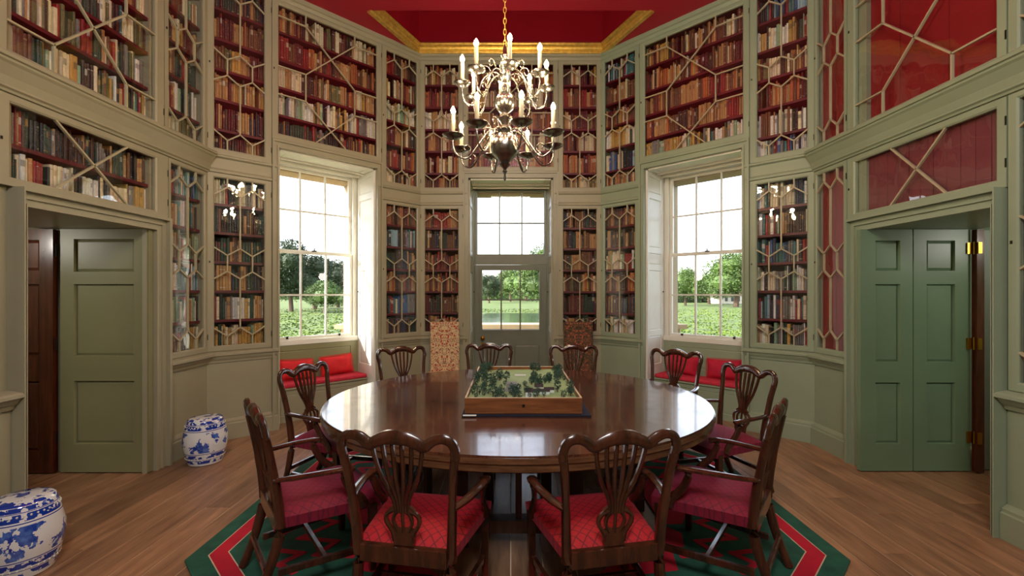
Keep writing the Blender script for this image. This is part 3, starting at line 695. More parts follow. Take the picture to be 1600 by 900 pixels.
for s in (-1, 1): f.box(min(s*.578, s*.625), max(s*.578, s*.625), .55, .63, 0, 3.31)
f.box(-.578, .578, .55, .63, 3.27, 3.31); f.box(-.578, .578, .55, .63, 2.06, 2.19); f.build('door_casing', M['grey'], d3, bevel=.004)
glazing(d3, -.578, .578, 2.19, 3.27, 3, 2, .60, M['grey'], nm='transom_light')
dl = panel_board(MB(), -.575, .575, .01, .97, .57, .62, [(-.46, -.06, .14, .76), (.06, .46, .14, .76)], .014, .02)
for s in (-1, 1): dl.box(min(s*.50, s*.575), max(s*.50, s*.575), .57, .62, .97, 2.055)
dl.box(-.50, .50, .57, .62, 2.01, 2.055); dlo = dl.build('door_leaf', M['grey'], d3)
glazing(dlo, -.50, .50, .97, 2.01, 3, 2, .595, M['grey'], nm='door_light')
MB().lathe([(.012, 0), (.012, .03), (.03, .045), (.034, .06), (.024, .075), (.004, .08)], 14).build('door_knob', M['brass'], dlo, smooth=True, loc=(-.45, .57, .88)).rotation_euler = (PI/2, 0, 0)
MB().box(-.47, -.43, .565, .572, .74, .80).build('lock_plate', M['brass'], dlo)

def leaf(parent, nm, mat, x0, x1, Y, z0, z1, pans, label=None, th=.045):
    o = panel_board(MB(), x0, x1, z0, z1, 0, th, pans, .026, .026).build(nm, mat, parent, mtx=T(0, Y, 0))
    if label: o['label'] = label
    return o
ZP = [(.25, .80), (.98, 1.68), (1.80, 2.07)]
d2 = empty('door_2', T(3.24, 3.56, 0), kind='structure')
def at(o): return o
def childw(o, par):
    m = o.matrix_world.copy(); o.parent = par; o.matrix_parent_inverse = par.matrix_world.inverted() if False else Matrix(); return m
def leafw(par, parw, nm, mat, x0, x1, Y, z0, z1, pans, label=None, th=.045):
    o = panel_board(MB(), x0, x1, z0, z1, 0, th, pans, .026, .026).build(nm, mat, par); o.location = (-parw[0], Y-parw[1], 0)
    if label: o['label'] = label
    return o
p2 = (3.24, 3.56)
l1 = leafw(d2, p2, 'door_leaf', M['mintdoor'], 3.13, 3.595, 4.03, .01, 2.17, [(3.262, 3.485, a, b) for a, b in ZP], 'green six-panel folding door leaf, left half')
l2 = leafw(d2, p2, 'door_leaf', M['mintdoor'], 3.605, 4.11, 4.03, .01, 2.17, [(3.72, 3.975, a, b) for a, b in ZP], 'green folding door leaf with brass hinges, right half')
l3 = leafw(d2, p2, 'door_leaf', M['mahogdoor'], 4.125, 4.19, 3.985, .01, 2.165, [], 'dark mahogany door edge')
leafw(d2, p2, 'door_leaf', M['grey'], 4.20, 4.6, 4.06, .01, 2.165, [], 'blue-grey panel behind mahogany door')
for z in (2.0, 1.15, .315):
    h = MB().box(4.075, 4.112, 4.018, 4.03, z-.05, z+.05).box(4.127, 4.16, 3.974, 3.985, z-.05, z+.05).lathe([(.007, -.055), (.007, .055)], 8, (4.118, 4.005, z))
    h.tf(T(-p2[0], -p2[1], 0)); h.build('hinge', M['brass'], d2)
p1 = (-3.24, 3.53)
d1 = empty('door_1', T(-3.24, 3.53, 0), kind='structure')
leafw(d1, p1, 'door_leaf', M['olive'], -4.0, -3.215, 4.0, .01, 2.17, [(-3.88, -3.345, .26, .82), (-3.88, -3.345, 1.04, 1.68), (-3.88, -3.345, 1.79, 2.08)], 'olive green three-panel door leaf folded open')
leafw(d1, p1, 'door_leaf', M['mahogdoor'], -4.85, -4.045, 3.98, .01, 2.165, [(-4.36, -4.165, a, b) for a, b in ((.20, .82), (1.05, 1.68), (1.80, 2.07))]+[(-4.73, -4.49, a, b) for a, b in ((.20, .82), (1.05, 1.68), (1.80, 2.07))], 'polished mahogany panelled door')
for z in (1.98, 1.15, .33):
    h = MB().lathe([(.006, -.055), (.006, .055)], 8, (-4.02, 3.985, z)); h.tf(T(-p1[0], -p1[1], 0)); h.build('hinge', M['darkmetal'], d1)

# window seats with pads and cushions
def cushion_mesh(w_, h, t, seed):
    r = random.Random(seed); m = MB(); n, k = 14, 10; vs = []
    for sgn in (-1, 1):
        for j in range(k+1):
            for i in range(n+1):
                u = 2*i/n-1; v = 2*j/k-1; e = (max(0, 1-u**4)*max(0, 1-v**4))**.5
                px = u*w_/2*(1-.07*(1-v*v)**1*abs(u)**3); pz = v*h/2*(1-.10*(1-u*u)*abs(v)**3)
                vs.append((px, sgn*t/2*e*(1+.10*math.sin(5*u+seed)*math.cos(4*v)), pz+h/2))
    N = (n+1)*(k+1); f = []
    for s in (0, 1):
        for j in range(k):
            for i in range(n):
                a = s*N+j*(n+1)+i; q = (a, a+1, a+n+2, a+n+1); f.append(q if s == 0 else q[::-1])
    m.add(vs, f)
    return m
def fringe(w_, h, k=46):
    m = MB(); per = 2*(w_+h)
    for i in range(k*2):
        d = i/(k*2)*per
        if d < w_: p = (-w_/2+d, 0); n = (0, -1)
        elif d < w_+h: p = (w_/2, d-w_); n = (1, 0)
        elif d < 2*w_+h: p = (w_/2-(d-w_-h), h); n = (0, 1)
        else: p = (-w_/2, h-(d-2*w_-h)); n = (-1, 0)
        a = .92; p0 = (p[0]*a, (p[1]-h/2)*a+h/2); m.bar(p0, (p[0]+n[0]*.012, p[1]+n[1]*.012), .006, (-.004, .004))
    return m
for mt, sd, pad, pil, paint in ((WDL, 'left', M['pad'], M['pillow'], M['stone']), (WDR, 'right', M['pad'], M['pillow2'], M['paint_mint'])):
    b = empty('window_seat', mt @ T(0, .35, 0), label='built-in window seat chest under the %s sash window' % sd, cat='bench', group='window seats')
    panel_board(MB(), -.598, .598, .0, .40, -.14, -.11, [(-.54, .54, .08, .34)], .01, .015).build('chest_front', M['paint'] if sd == 'left' else paint, b)
    MB().box(-.60, .60, -.165, .148, .40, .42).build('seat_board', M['paint'] if sd == 'left' else paint, b, bevel=.005)
    pd = MB().box(-.595, .595, -.155, .145, .421, .475).build('seat_pad', pad, mtx=mt @ T(0, .35, 0), bevel=.02); tag(pd, 'long rose-red seat pad on the %s window seat' % sd, 'cushion', 'window seat pads')
    for k, xx in enumerate((-.30, .27)):
        ww = .45; hh = .26
        o = cushion_mesh(ww, hh, .15, k+3).build('cushion', pil, mtx=mt @ T(xx, .395+.01*k, .478) @ Matrix.Rotation(-.18, 4, 'X') @ Matrix.Rotation((.05, -.04)[k], 4, 'Y'), smooth=True)
        tag(o, 'red fringed cushion on %s window seat, %s of its pair' % (sd, ('left', 'right')[k]), 'cushion', 'red cushions on the window seats')
        fringe(ww, hh).build('fringe', pil, o)

# ------------------------------------------------------------------ rug
RC = (0.04, 3.5)
def octo(ap): return [(RC[0]+ap/math.cos(PI/8)*math.cos(PI/8+k*PI/4), RC[1]+ap/math.cos(PI/8)*math.sin(PI/8+k*PI/4)) for k in range(8)]
def ring(m, a0, a1, z0, z1):
    O, I = octo(a1), octo(a0); v = [(x, y, z) for P in (O, I) for z in (z0, z1) for x, y in P]
    f = []
    for k in range(8):
        n = (k+1) % 8; f += [(8+k, 8+n, 24+n, 24+k), (k, n, 8+n, 8+k), (16+k, 24+k, 24+n, 16+n), (k, 16+k, 16+n, n)]
    return m.add(v, f)
rug = empty('rug', T(RC[0], RC[1], 0), label='octagonal green wool rug with crimson border and zigzag motifs under table', cat='rug')
def rb(m, nm, mat): m.tf(T(-RC[0], -RC[1], 0)); return m.build(nm, mat, rug)
rb(ring(MB(), 1.0, 1.98, .001, .012), 'field', M['rug_green'])
rb(ring(MB(), 1.775, 1.865, .012, .0142), 'border_stripe', M['rug_red'])
rb(ring(ring(MB(), 1.769, 1.775, .012, .0138), 1.865, 1.871, .012, .0138), 'border_edging', M['rug_cream'])
m = MB()
for k in range(8):
    a = k*PI/4; ca, sa = math.cos(a), math.sin(a)
    P = lambda r, t: (RC[0]+r*ca-t*sa, RC[1]+r*sa+t*ca)
    poly = [P(1.0, -.41), P(1.0, .41), P(1.14, .40), P(1.22, .26), P(1.16, .20), P(1.30, 0), P(1.16, -.20), P(1.22, -.26), P(1.14, -.40)]
    m.slab(poly[:], .012, .0145)
rb(m, 'inner_motif', M['rug_red'])
for k in range(8):
    a = k*PI/4+PI/8; ca, sa = math.cos(a), math.sin(a); m = MB(); kk = 0
    P = lambda r, t: (RC[0]+r*ca-t*sa, RC[1]+r*sa+t*ca)
    for zig in ([(1.22, -.34), (1.42, -.24), (1.30, -.13), (1.52, 0), (1.30, .13), (1.42, .24), (1.22, .34)], [(1.54, -.38), (1.62, -.26), (1.50, -.19), (1.64, -.10), (1.64, .10), (1.50, .19), (1.62, .26), (1.54, .38)]):
        for p, q in zip(zig[:-1], zig[1:]):
            dx, dy = q[0]-p[0], q[1]-p[1]; L = math.hypot(dx, dy); nx, ny = -dy/L*.02, dx/L*.02; ex, ey = dx/L*.018, dy/L*.018; kk += 1
            m.slab([P(p[0]+nx-ex, p[1]+ny-ey), P(p[0]-nx-ex, p[1]-ny-ey), P(q[0]-nx+ex, q[1]-ny+ey), P(q[0]+nx+ex, q[1]+ny+ey)][::-1], .010, .0138+.0007*(kk % 3))
    rb(m, 'zigzag_motif', M['rug_red'])

# ------------------------------------------------------------------ table
TX, TY, RX, RY = .05, 3.68, 1.49, 1.36
tb = empty('drum_table', T(TX, TY, 0), label='large round dark wooden library table with wedge veneers and polished top', cat='table')
ell = lambda a, k=1: (RX*k*math.cos(a), RY*k*math.sin(a))
NW = 12
for k in range(NW):
    a0 = 2*PI*(k+.5)/NW; poly = [(0, 0)]+[ell(a0+2*PI/NW*i/10) for i in range(11)]
    c = Vector((0, 0))
    g = .0012; mid = a0+PI/NW; o2 = (g*math.cos(mid), g*math.sin(mid))
    poly = [(p[0]*.9995+o2[0], p[1]*.9995+o2[1]) for p in poly]
    MB().slab(poly, -.014, 0).build('top_segment', M['table'], tb, loc=(0, 0, .76))
prof = [(.90, -.016), (.995, -.016), (1.006, -.012), (1.008, -.04), (1.0, -.05), (1.0, -.085), (.99, -.095), (.90, -.095)]
m = MB(); o0 = 0
for i in range(96):
    a = 2*PI*i/96
    for r, z in prof: m.v.append((RX*r*math.cos(a), RY*r*math.sin(a), z))
n = len(prof)
for i in range(96):
    for k in range(n):
        j = (i+1) % 96; m.f.append((i*n+k, i*n+(k+1) % n, j*n+(k+1) % n, j*n+k)); m.mi.append(0)
m.build('apron', M['edgewood'], tb, loc=(0, 0, .76), smooth=True)
MB().slab([(1.36*math.cos(2*PI*i/40), 1.24*math.sin(2*PI*i/40)) for i in range(40)], .69, .744).build('underframe', M['pedestal'], tb)
def oring(nm, k0, k1, z0, z1):
    m = MB(); O = [ell(2*PI*(i+.5)/8, k1) for i in range(8)]; I = [ell(2*PI*(i+.5)/8, k0) for i in range(8)]
    m.v = [(x, y, z) for P in (O, I) for z in (z0, z1) for x, y in P]
    for k in range(8):
        n = (k+1) % 8; m.f += [(8+k, 8+n, 24+n, 24+k), (k, 16+k, 16+n, n), (k, n, 8+n, 8+k), (16+k, 24+k, 24+n, 16+n)]; m.mi += [0]*4
    return m.build(nm, M['pedestal'], tb, bevel=.004)
oring('plinth', .60, .68, .09, .17); oring('upper_ring', .58, .68, .63, .69)
pm = MB().box(-.04, .04, -.028, .028, .171, .629).mesh('post', M['pedestal'])
for i in range(8):
    for q in (0, .5):
        p0, p1 = ell(2*PI*(i+.5)/8, .64), ell(2*PI*(i+1.5)/8, .64); x_ = p0[0]*(1-q)+p1[0]*q; y_ = p0[1]*(1-q)+p1[1]*q
        o = bpy.data.objects.new('post', pm); COL.objects.link(o); o.parent = tb; o.location = (x_, y_, 0); o.rotation_euler = (0, 0, math.atan2(p1[1]-p0[1], p1[0]-p0[0])); o.scale = (1, 1, 1) if q == 0 else (.5, .8, 1)
for i in range(8):
    p = ell(2*PI*(i+.5)/8, .64); MB().box(p[0]-.05, p[0]+.05, p[1]-.05, p[1]+.05, .0, .09).build('foot', M['pedestal'], tb, bevel=.006)
for sx in (-1, 1):
    for sy in (-1, 1): MB().box(sx*.22-.04, sx*.22+.04, sy*.22-.04, sy*.22+.04, 0, .69).build('inner_post', M['pedestal'], tb, bevel=.004)

# ------------------------------------------------------------------ landscape model on the table
bx0, bx1, by0, by1 = -.315, .49, 3.09, 4.42
mx, my = (bx0+bx1)/2, (by0+by1)/2; bw, bd = (bx1-bx0)/2, (by1-by0)/2; zb = .762
ct = empty('landscape_model', T(mx, my, zb+.012), label='wooden tray box holding a miniature estate model with trees and buildings', cat='model')
for nm, b in (('front_board', (-bw, bw, -bd, -bd+.012)), ('back_board', (-bw, bw, bd-.012, bd)), ('side_board', (-bw, -bw+.012, -bd+.012, bd-.012)), ('side_board', (bw-.012, bw, -bd+.012, bd-.012))):
    MB().box(*b, 0, .105).build(nm, M['tray'], ct); bb = list(b); MB().box(*bb, .105, .109).build('rim', M['paletray'], ct)
MB().box(-bw+.012, bw-.012, -bd+.012, bd-.012, 0, .01).build('base_board', M['tray'], ct)
m = MB(); n = 24; hz = {}
for j in range(n+1):
    for i in range(n+1):
        u, v = i/n, j/n; m.v.append((-bw+.014+u*(2*bw-.028), -bd+.014+v*(2*bd-.028), .078+.008*math.sin(3*u+2)*math.cos(4*v)))
for j in range(n):
    for i in range(n): a = j*(n+1)+i; m.f.append((a, a+1, a+n+2, a+n+1)); m.mi.append(0)
m.build('terrain', M['turf_model'], ct, smooth=True)
MB().lathe([(.011, 0), (.011, .003)], 10).build('keyhole', M['darkmetal'], ct, loc=(-.0, -bd, .053)).rotation_euler = (PI/2, 0, 0)
def minitree(seed, leafmat):
    r = random.Random(seed); m = MB()
    m.tube([(0, 0, 0), (0, 0, .03)], .003, 5, mi=1)
    for k in range(150):
        th = r.uniform(0, 2*PI); ph = math.acos(r.uniform(-1, 1)); rr = .024*r.uniform(.6, 1.1)
        c = Vector((rr*math.sin(ph)*math.cos(th), rr*math.sin(ph)*math.sin(th), .042+rr*1.15*math.cos(ph))); s = .0065
        d1 = Vector((r.uniform(-1, 1), r.uniform(-1, 1), r.uniform(-1, 1))).normalized()*s; d2 = Vector((r.uniform(-1, 1), r.uniform(-1, 1), r.uniform(-1, 1))).normalized()*s
        m.add([c-d1, c+d1, c+d2], [(0, 1, 2)])
    return m.mesh('model_tree', [leafmat, M['bark']])
mt_ = [minitree(s, M['leaf_model']) for s in (1, 2, 3)]
r = random.Random(5)
spots = []
for k in range(30): spots.append((r.uniform(-.37, -.12), r.uniform(-.62, .15)))
for k in range(10): spots.append((r.uniform(-.36, -.28), r.uniform(.1, .62)))
for k in range(24): spots.append((r.uniform(-.1, .36), r.uniform(-.62, -.3)))
for k in range(16): spots.append((r.uniform(.0, .3), r.uniform(-.25, .1)))
for k in range(12): spots.append((r.uniform(.3, .37), r.uniform(-.3, .5)))
for k in range(6): spots.append((r.uniform(-.2, .3), r.uniform(.5, .64)))
for x_, y_ in spots:
    if -.02 < x_ < .34 and -.5 < y_ < -.2 and r.random() < .6: continue
    o = bpy.data.objects.new('model_tree', r.choice(mt_)); COL.objects.link(o); o.parent = ct; o.location = (x_, y_, .078); s = r.uniform(.6, 1.35); o.scale = (s, s, s*r.uniform(.9, 1.2)); o.rotation_euler = (0, 0, r.uniform(0, 6))
MB().box(-.12, -.04, -.33, -.24, .075, .135).box(-.14, -.02, -.34, -.33, .075, .10).build('model_house', M['modelgrey'], ct)
def hall(x0, x1, y0, y1, h, nm='model_barn'):
    b = MB().box(x0, x1, y0, y1, .075, .075+h); o = b.build(nm, M['white_card'], ct); ym = (y0+y1)/2
    MB().prism([(y0-.004, .075+h), (ym, .075+h*1.7), (y1+.004, .075+h)], x0-.004, x1+.004).build('roof', M['modelroof'], o)
hall(.08, .20, -.42, -.36, .022); hall(.17, .24, -.36, -.30, .022); hall(.10, .16, -.30, -.25, .03); hall(.02, .07, -.50, -.42, .035)
MB().box(-.05, .05, .30, .36, .075, .085).box(.02, .08, -.56, -.52, .075, .08).build('model_pavilion', M['white_card'], ct)
mat_ = MB().box(-.60*.7, .46, -.70, .60, 0, .010).build('felt_mat', M['navy'], mtx=T(mx, my, .7612)); tag(mat_, 'dark navy mat lying under the model tray on the table', 'mat')
rd = MB().tube([(-.41, -.69, .012), (-.32, -.69, .012)], .006, 8).build('paper_strip', M['white_card'], mtx=T(mx, my-.022, .7612)); tag(rd, 'short white rod at left front corner of model tray', 'rod')

# ------------------------------------------------------------------ chairs
def arc(pts, n=4):
    """Catmull-Rom resample"""
    P = [Vector(p) for p in pts]; out = []
    for i in range(len(P)-1):
        a, b, c, d = P[max(i-1, 0)], P[i], P[i+1], P[min(i+2, len(P)-1)]
        for k in range(n):
            t = k/n; out.append(.5*((2*b)+(c-a)*t+(2*a-5*b+4*c-d)*t*t+(3*b-a-3*c+d)*t**3))
    out.append(P[-1]); return out
def back_y(z): return -.245-.15*max(0, z-.45)**1.15*1.3
def make_chair(name, seatmat):
    W = M['mahog']; root = empty(name, T(0, 0, 0))
    # seat
    n, k = 12, 12; m = MB(); N = (n+1)*(k+1)
    for layer in (0, 1):
        for j in range(k+1):
            v = j/k; hw = .235+.065*v; y = -.235+.50*v
            for i in range(n+1):
                u = 2*i/n-1; e = (1-abs(u)**6)*(1-abs(2*v-1)**6)
                yy = y+(.03*(1-u*u) if v > .95 else 0)
                m.v.append((u*hw*(1-.02*(1-layer)), yy, .375 if layer == 0 else .432+.036*max(0, e)**.5+.012*(1-u*u)*(1-(2*v-1)**2)))
    for j in range(k):
        for i in range(n):
            a = j*(n+1)+i; m.f.append((a, a+n+1, a+n+2, a+1)); m.f.append((N+a, N+a+1, N+a+n+2, N+a+n+1)); m.mi += [0, 0]
    ringi = [i for i in range(n+1)]+[j*(n+1)+n for j in range(1, k+1)]+[k*(n+1)+i for i in range(n-1, -1, -1)]+[j*(n+1) for j in range(k-1, 0, -1)]
    for q in range(len(ringi)): a, b = ringi[q], ringi[(q+1) % len(ringi)]; m.f.append((a, b, N+b, N+a)); m.mi.append(0)
    m.build('seat', seatmat, root, smooth=True)
    for s in (-1, 1):
        p = arc([(s*.205, -.36, .014), (s*.215, -.30, .16), (s*.225, -.25, .34), (s*.228, -.25, .46), (s*.236, back_y(.6), .60), (s*.250, back_y(.78), .78), (s*.264, back_y(.88), .875)], 3)
        m = MB().tube(p, [.021, .021, .021, .022, .024, .025, .025, .025, .024, .023, .023, .022, .022, .019, .019, .019, .019, .019, .019][:len(p)], 8, flat=(1, 1.1)); m.build('back_post', W, root, smooth=True)
        m = MB().box(-.022, .022, -.022, .022, .014, .40); 
        for i in range(len(m.v)):
            x_, y_, z_ = m.v[i]
            if z_ < .1: m.v[i] = (x_*.8, y_*.8, z_)
        m.build('front_leg', W, root, loc=(s*.275, .225, 0), bevel=.003)
        # arm with scroll and swept support
        ap = arc([(s*.243, back_y(.67), .640), (s*.275, -.20, .642), (s*.305, -.05, .642), (s*.312, .05, .638), (s*.300, .105, .628)], 4)
        am = MB().tube(ap, [.018]*4+[.020]*8+[.022]*3+[.025, .02], 8, flat=(1.2, .7)).build('arm', W, root, smooth=True)
        sp = arc([(s*.306, .06, .632), (s*.303, .055, .60), (s*.292, .09, .52), (s*.288, .15, .45), (s*.290, .175, .40)], 4)
        MB().tube(sp, [.02, .02, .02, .02, .02, .02, .02, .02, .021, .021, .022, .023, .024, .025, .026, .026, .026], 8, flat=(.7, 1.1)).build('arm_support', W, am, smooth=True)
        MB().box(-.012, .012, -.255, .205, .13, .165).tf(T(s*.245, 0, 0) @ RZ(-s*.11)).build('side_stretcher', W, root, bevel=.003)
    # crest rail: ears and serpentine hump
    cp = [(.264, .865), (.268, .91), (.252, .950), (.215, .966), (.170, .955), (.130, .925), (.095, .940), (.05, .958), (0, .963)]
    cp = cp+[(-x_, z_) for x_, z_ in cp[-2::-1]]
    p = arc([(x_, back_y(z_), z_) for x_, z_ in cp], 4); rr = []
    for q in p: a = abs(q.x); rr.append(.022 if a > .2 else (.022+.012*(1-max(0, a-.02)/.18)))
    MB().tube(p, rr, 8, flat=(1.0, .8), up=(0, 1, 0)).build('crest_rail', W, root, smooth=True)
    # pierced splat
    m = MB()
    for xt, xm, xb in ((-.118, -.083, -.032), (-.068, -.050, -.018), (-.022, -.018, -.006), (.022, .018, .006), (.068, .050, .018), (.118, .083, .032)):
        p = arc([(xt, back_y(.925), .928), (xt*.93, back_y(.86), .86), (xm, back_y(.76), .76), (xb*1.15, back_y(.66), .66), (xb, back_y(.60), .60)], 3)
        m.tube(p, .0105, 6, flat=(.95, 1.2), up=(0, 1, 0))
    for sgn in (-1, 1):
        p = arc([(sgn*.030, back_y(.615), .615), (sgn*.075, back_y(.585), .585), (sgn*.078, back_y(.545), .545), (sgn*.052, back_y(.50), .50), (sgn*.046, back_y(.45), .455)], 3); m.tube(p, .011, 6, up=(0, 1, 0))
        p = arc([(sgn*.012, back_y(.61), .61), (sgn*.040, back_y(.58), .58), (sgn*.044, back_y(.545), .545), (sgn*.026, back_y(.505), .505)], 3); m.tube(p, .009, 6, up=(0, 1, 0))
    m.tube([(0, back_y(.61), .61), (0, back_y(.55), .55), (0, back_y(.5), .5)], .008, 6, up=(0, 1, 0))
    k0 = len(m.v); m.plate([(-.05, .44), (.05, .44), (.042, .475), (.056, .515), (-.056, .515), (-.042, .475)], -.256, -.238)
    m.plate([(-.045, .60), (.045, .60), (.062, .615), (.035, .635), (-.035, .635), (-.062, .615)], back_y(.61)-.008, back_y(.61)+.008)
    m.build('splat', W, root, smooth=True)
    MB().box(-.21, .21, -.268, -.232, .355, .435).build('rear_rail', W, root, bevel=.004)
    MB().box(-.235, .235, -.012, .012, .135, .160).build('cross_stretcher', W, root, loc=(0, -.02, 0), bevel=.003)
    MB().box(-.205, .205, -.32, -.298, .16, .19).build('rear_stretcher', W, root, bevel=.003)
    return root
ch_red = make_chair('dining_armchair', M['seat_red'])
ch_sheen = make_chair('dining_armchair', M['seat_sheen_tint'])
def face(o, x, y, ang):   # ang: direction it faces, degrees from +Y towards +X ; (x,y) = centre of back at crest
    a = -math.radians(ang); d = Vector((math.sin(math.radians(ang)), math.cos(math.radians(ang)), 0))
    o.location = Vector((x, y, .003))+d*.33; o.rotation_euler = (0, 0, a)
G = 'carved mahogany armchairs around the round table'
used = {}
for (kind, x_, y_, an, lab) in (
    ('r', -.505, 1.99, 10, 'foreground armchair left of centre, back to camera, bright red lattice seat'),
    ('r', .49, 1.99, -11, 'foreground armchair right of centre, back to camera, bright red lattice seat'),
    ('p', -1.40, 2.46, 52, 'front left armchair seen side-on, with broad red seat tinted with magenta sheen'),
    ('p', -1.76, 3.84, 108, 'armchair at far left of table, before the left window seat'),
    ('p', -1.24, 5.12, 150, 'armchair behind table, left of the cream floral upholstered chair'),
    ('p', -.26, 5.42, 180, 'armchair behind table standing in front of the garden door'),
    ('p', .74, 5.32, 184, 'armchair behind table before the dark floral upholstered chair'),
    ('p', 1.78, 4.86, 222, 'armchair behind table in front of the right window seat'),
    ('p', 1.99, 3.78, 252, 'armchair at far right of table, by the right wall dado'),
    ('p', 1.46, 2.46, -52, 'front right armchair seen side-on, with broad red seat tinted with magenta sheen')):
    src = ch_red if kind == 'r' else ch_sheen
    if kind in used: o = copy_tree(src)
    else: o = src; used[kind] = 1
    tag(o, lab, 'chair', G); face(o, x_, y_, an)

# upholstered tapestry chairs against the back wall
def tap_chair(x_, y_, mat, lab):
    r = empty('upholstered_chair', T(x_, y_, 0), label=lab, cat='chair')
    b = MB().box(-.21, .21, .17, .24, .42, 1.19); b.build('backrest', mat, r, bevel=.03)
    MB().box(-.25, .25, -.25, .20, .36, .48).build('seat', mat, r, bevel=.03)
    MB().box(-.205, .205, .242, .25, .5, 1.17).build('back_cover', M['stone'], r)
    for sx in (-.21, .21):
        for sy in (-.21, .18): MB().box(sx-.02, sx+.02, sy-.02, sy+.02, 0, .36).build('leg', M['mahog'], r, bevel=.003)
    MB().box(-.19, .19, .165, .185, .14, .17).build('stretcher', M['mahog'], r)
tap_chair(-.945, 6.26, M['tap_red'], 'high-backed chair in cream and red floral tapestry left of garden door')
tap_chair(.97, 6.26, M['tap_dark'], 'high-backed chair in dark floral tapestry right of garden door')

# ------------------------------------------------------------------ porcelain garden stools
def stool(x_, y_, rz, lab):
    r = empty('garden_stool', T(x_, y_, 0) @ RZ(rz), label=lab, cat='stool', group='blue and white porcelain garden stools')
    prof = [(r_*.93, z_) for r_, z_ in [(.135, 0), (.150, .006), (.158, .03), (.176, .09), (.192, .16), (.198, .215), (.192, .27), (.176, .34), (.158, .40), (.150, .418), (.135, .426), (.06, .430), (.03, .430)]]
    MB().lathe(prof, 40).build('body', M['porcelain'], r, smooth=True)
    s = MB()
    for z, rr in ((.068, .158), (.362, .158)):
        for k in range(36): a = 2*PI*k/36; s.lathe([(.002, -.006), (.006, 0), (.002, .006)], 6, (rr*math.cos(a), rr*math.sin(a), z))
    s.build('stud_ring', M['white_card'], r)['kind'] = 'stuff'
    for a in (0, PI): MB().lathe([(.030, 0), (.034, .006), (.024, .006), (.022, .0)], 16).build('pierced_coin', M['porcelain'], r, loc=(.180*math.cos(a-.9), .180*math.sin(a-.9), .22)).rotation_euler = (0, PI/2, a-.9)
stool(-2.90, 4.28, .4, 'blue and white porcelain stool by the wall beyond the left doorway')
stool(-2.82, 2.60, 2.1, 'blue and white porcelain stool cropped at the left edge near camera')

# ------------------------------------------------------------------ chandelier
CX, CYh = -.045, 3.46
ch = empty('chandelier', T(CX, CYh, 2.46), label='two-tier silvered chandelier with sixteen lit candle bulbs hanging over table', cat='chandelier')
z0 = 2.46
prof = [(.004, 0), (.012, .02), (.008, .05), (.020, .075), (.010, .09), (.030, .11), (.045, .125), (.030, .14), (.05, .155)]
prof += [(.112*math.sin(t), .265-.112*math.cos(t)) for t in [PI*k/12 for k in range(2, 11)]]
prof += [(.045, .375), (.060, .39), (.030, .405), (.022, .43), (.040, .46), (.055, .48), (.030, .50), (.025, .52)]
prof += [(.078*math.sin(t), .60-.078*math.cos(t)) for t in [PI*k/10 for k in range(2, 9)]]
prof += [(.032, .68), (.045, .70), (.022, .72), (.020, .75), (.05, .78), (.055, .80), (.02, .82), (.018, .85), (.040, .87), (.042, .885), (.018, .90), (.036, .92), (.018, .94), (.032, .96), (.016, .98), (.014, 1.02), (.004, 1.05)]
MB().lathe(prof, 28).build('stem', M['silver'], ch, smooth=True)
def arm_mesh(R, zr, zp):
    m = MB(); p = arc([(.03, 0, zr), (.07, 0, zr+.03), (.13, 0, zr+.01), (.18, 0, zr-.06), (R*.72, 0, zp-.13), (R*.92, 0, zp-.12), (R, 0, zp-.06), (R, 0, zp)], 5)
    m.tube(p, .0065, 8); q = arc([(.10, 0, zr+.02), (.13, 0, zr+.07), (.17, 0, zr+.075), (.185, 0, zr+.04), (.165, 0, zr+.02), (.15, 0, zr+.04)], 4); m.tube(q, .005, 6)
    q = arc([(R*.78, 0, zp-.125), (R*.66, 0, zp-.075), (R*.72, 0, zp-.04), (R*.80, 0, zp-.055), (R*.77, 0, zp-.08)], 4); m.tube(q, .004, 6)
    return m
pan = [(.006, -.012), (.028, -.010), (.05, .003), (.060, .014), (.062, .018), (.048, .010), (.022, .002), (.014, .006), (.012, .02), (.018, .03), (.016, .04)]
flp = [(.005, 0), (.012, .008), (.0155, .022), (.012, .036), (.006, .048), (.001, .058)]
arm_lo, arm_up = arm_mesh(.40, .36, .285).mesh('arm', M['silver'], True), arm_mesh(.325, .80, .71).mesh('arm', M['silver'], True)
panm = MB().lathe(pan, 22).mesh('drip_pan', M['silver'], True); can = MB().lathe([(.0125, 0), (.0125, .13), (.009, .134)], 12).mesh('candle', M['wax'], True); flm = MB().lathe(flp, 12).mesh('flame_bulb', M['flame'], True)
for tier, (am, R, zp, off) in enumerate(((arm_lo, .40, .285, .30), (arm_up, .325, .71, .12))):
    for k in range(8):
        a = 2*PI*k/8+off; o = bpy.data.objects.new('arm', am); COL.objects.link(o); o.parent = ch; o.rotation_euler = (0, 0, a)
        for nm, me, z in (('drip_pan', panm, zp+.01), ('candle', can, zp+.05), ('flame_bulb', flm, zp+.184)):
            c = bpy.data.objects.new(nm, me); COL.objects.link(c); c.parent = o; c.location = (R, 0, z); c.scale = ((1.3, 1.05)[tier], (1.3, 1.05)[tier], 1) if nm == 'drip_pan' else (1.2, 1.2, 1)
        lamp('POINT', 'candle_light', (CX+R*math.cos(a), CYh+R*math.sin(a), z0+zp+.275), 5.5, (1, .72, .42), shadow_soft_size=.03)
m = MB(); zz = 1.04; k = 0
while zz < ZT-z0-.08:
    L = .042
    pts = [(.011*math.cos(t), 0, zz+L/2+L*.62*math.sin(t)) for t in [2*PI*i/10 for i in range(11)]]
    s0 = len(m.v); m.tube(pts, .0028, 5, up=(0, 1, 0)); 
    if k % 2: m.tf(RZ(PI/2), s0)
    zz += L; k += 1
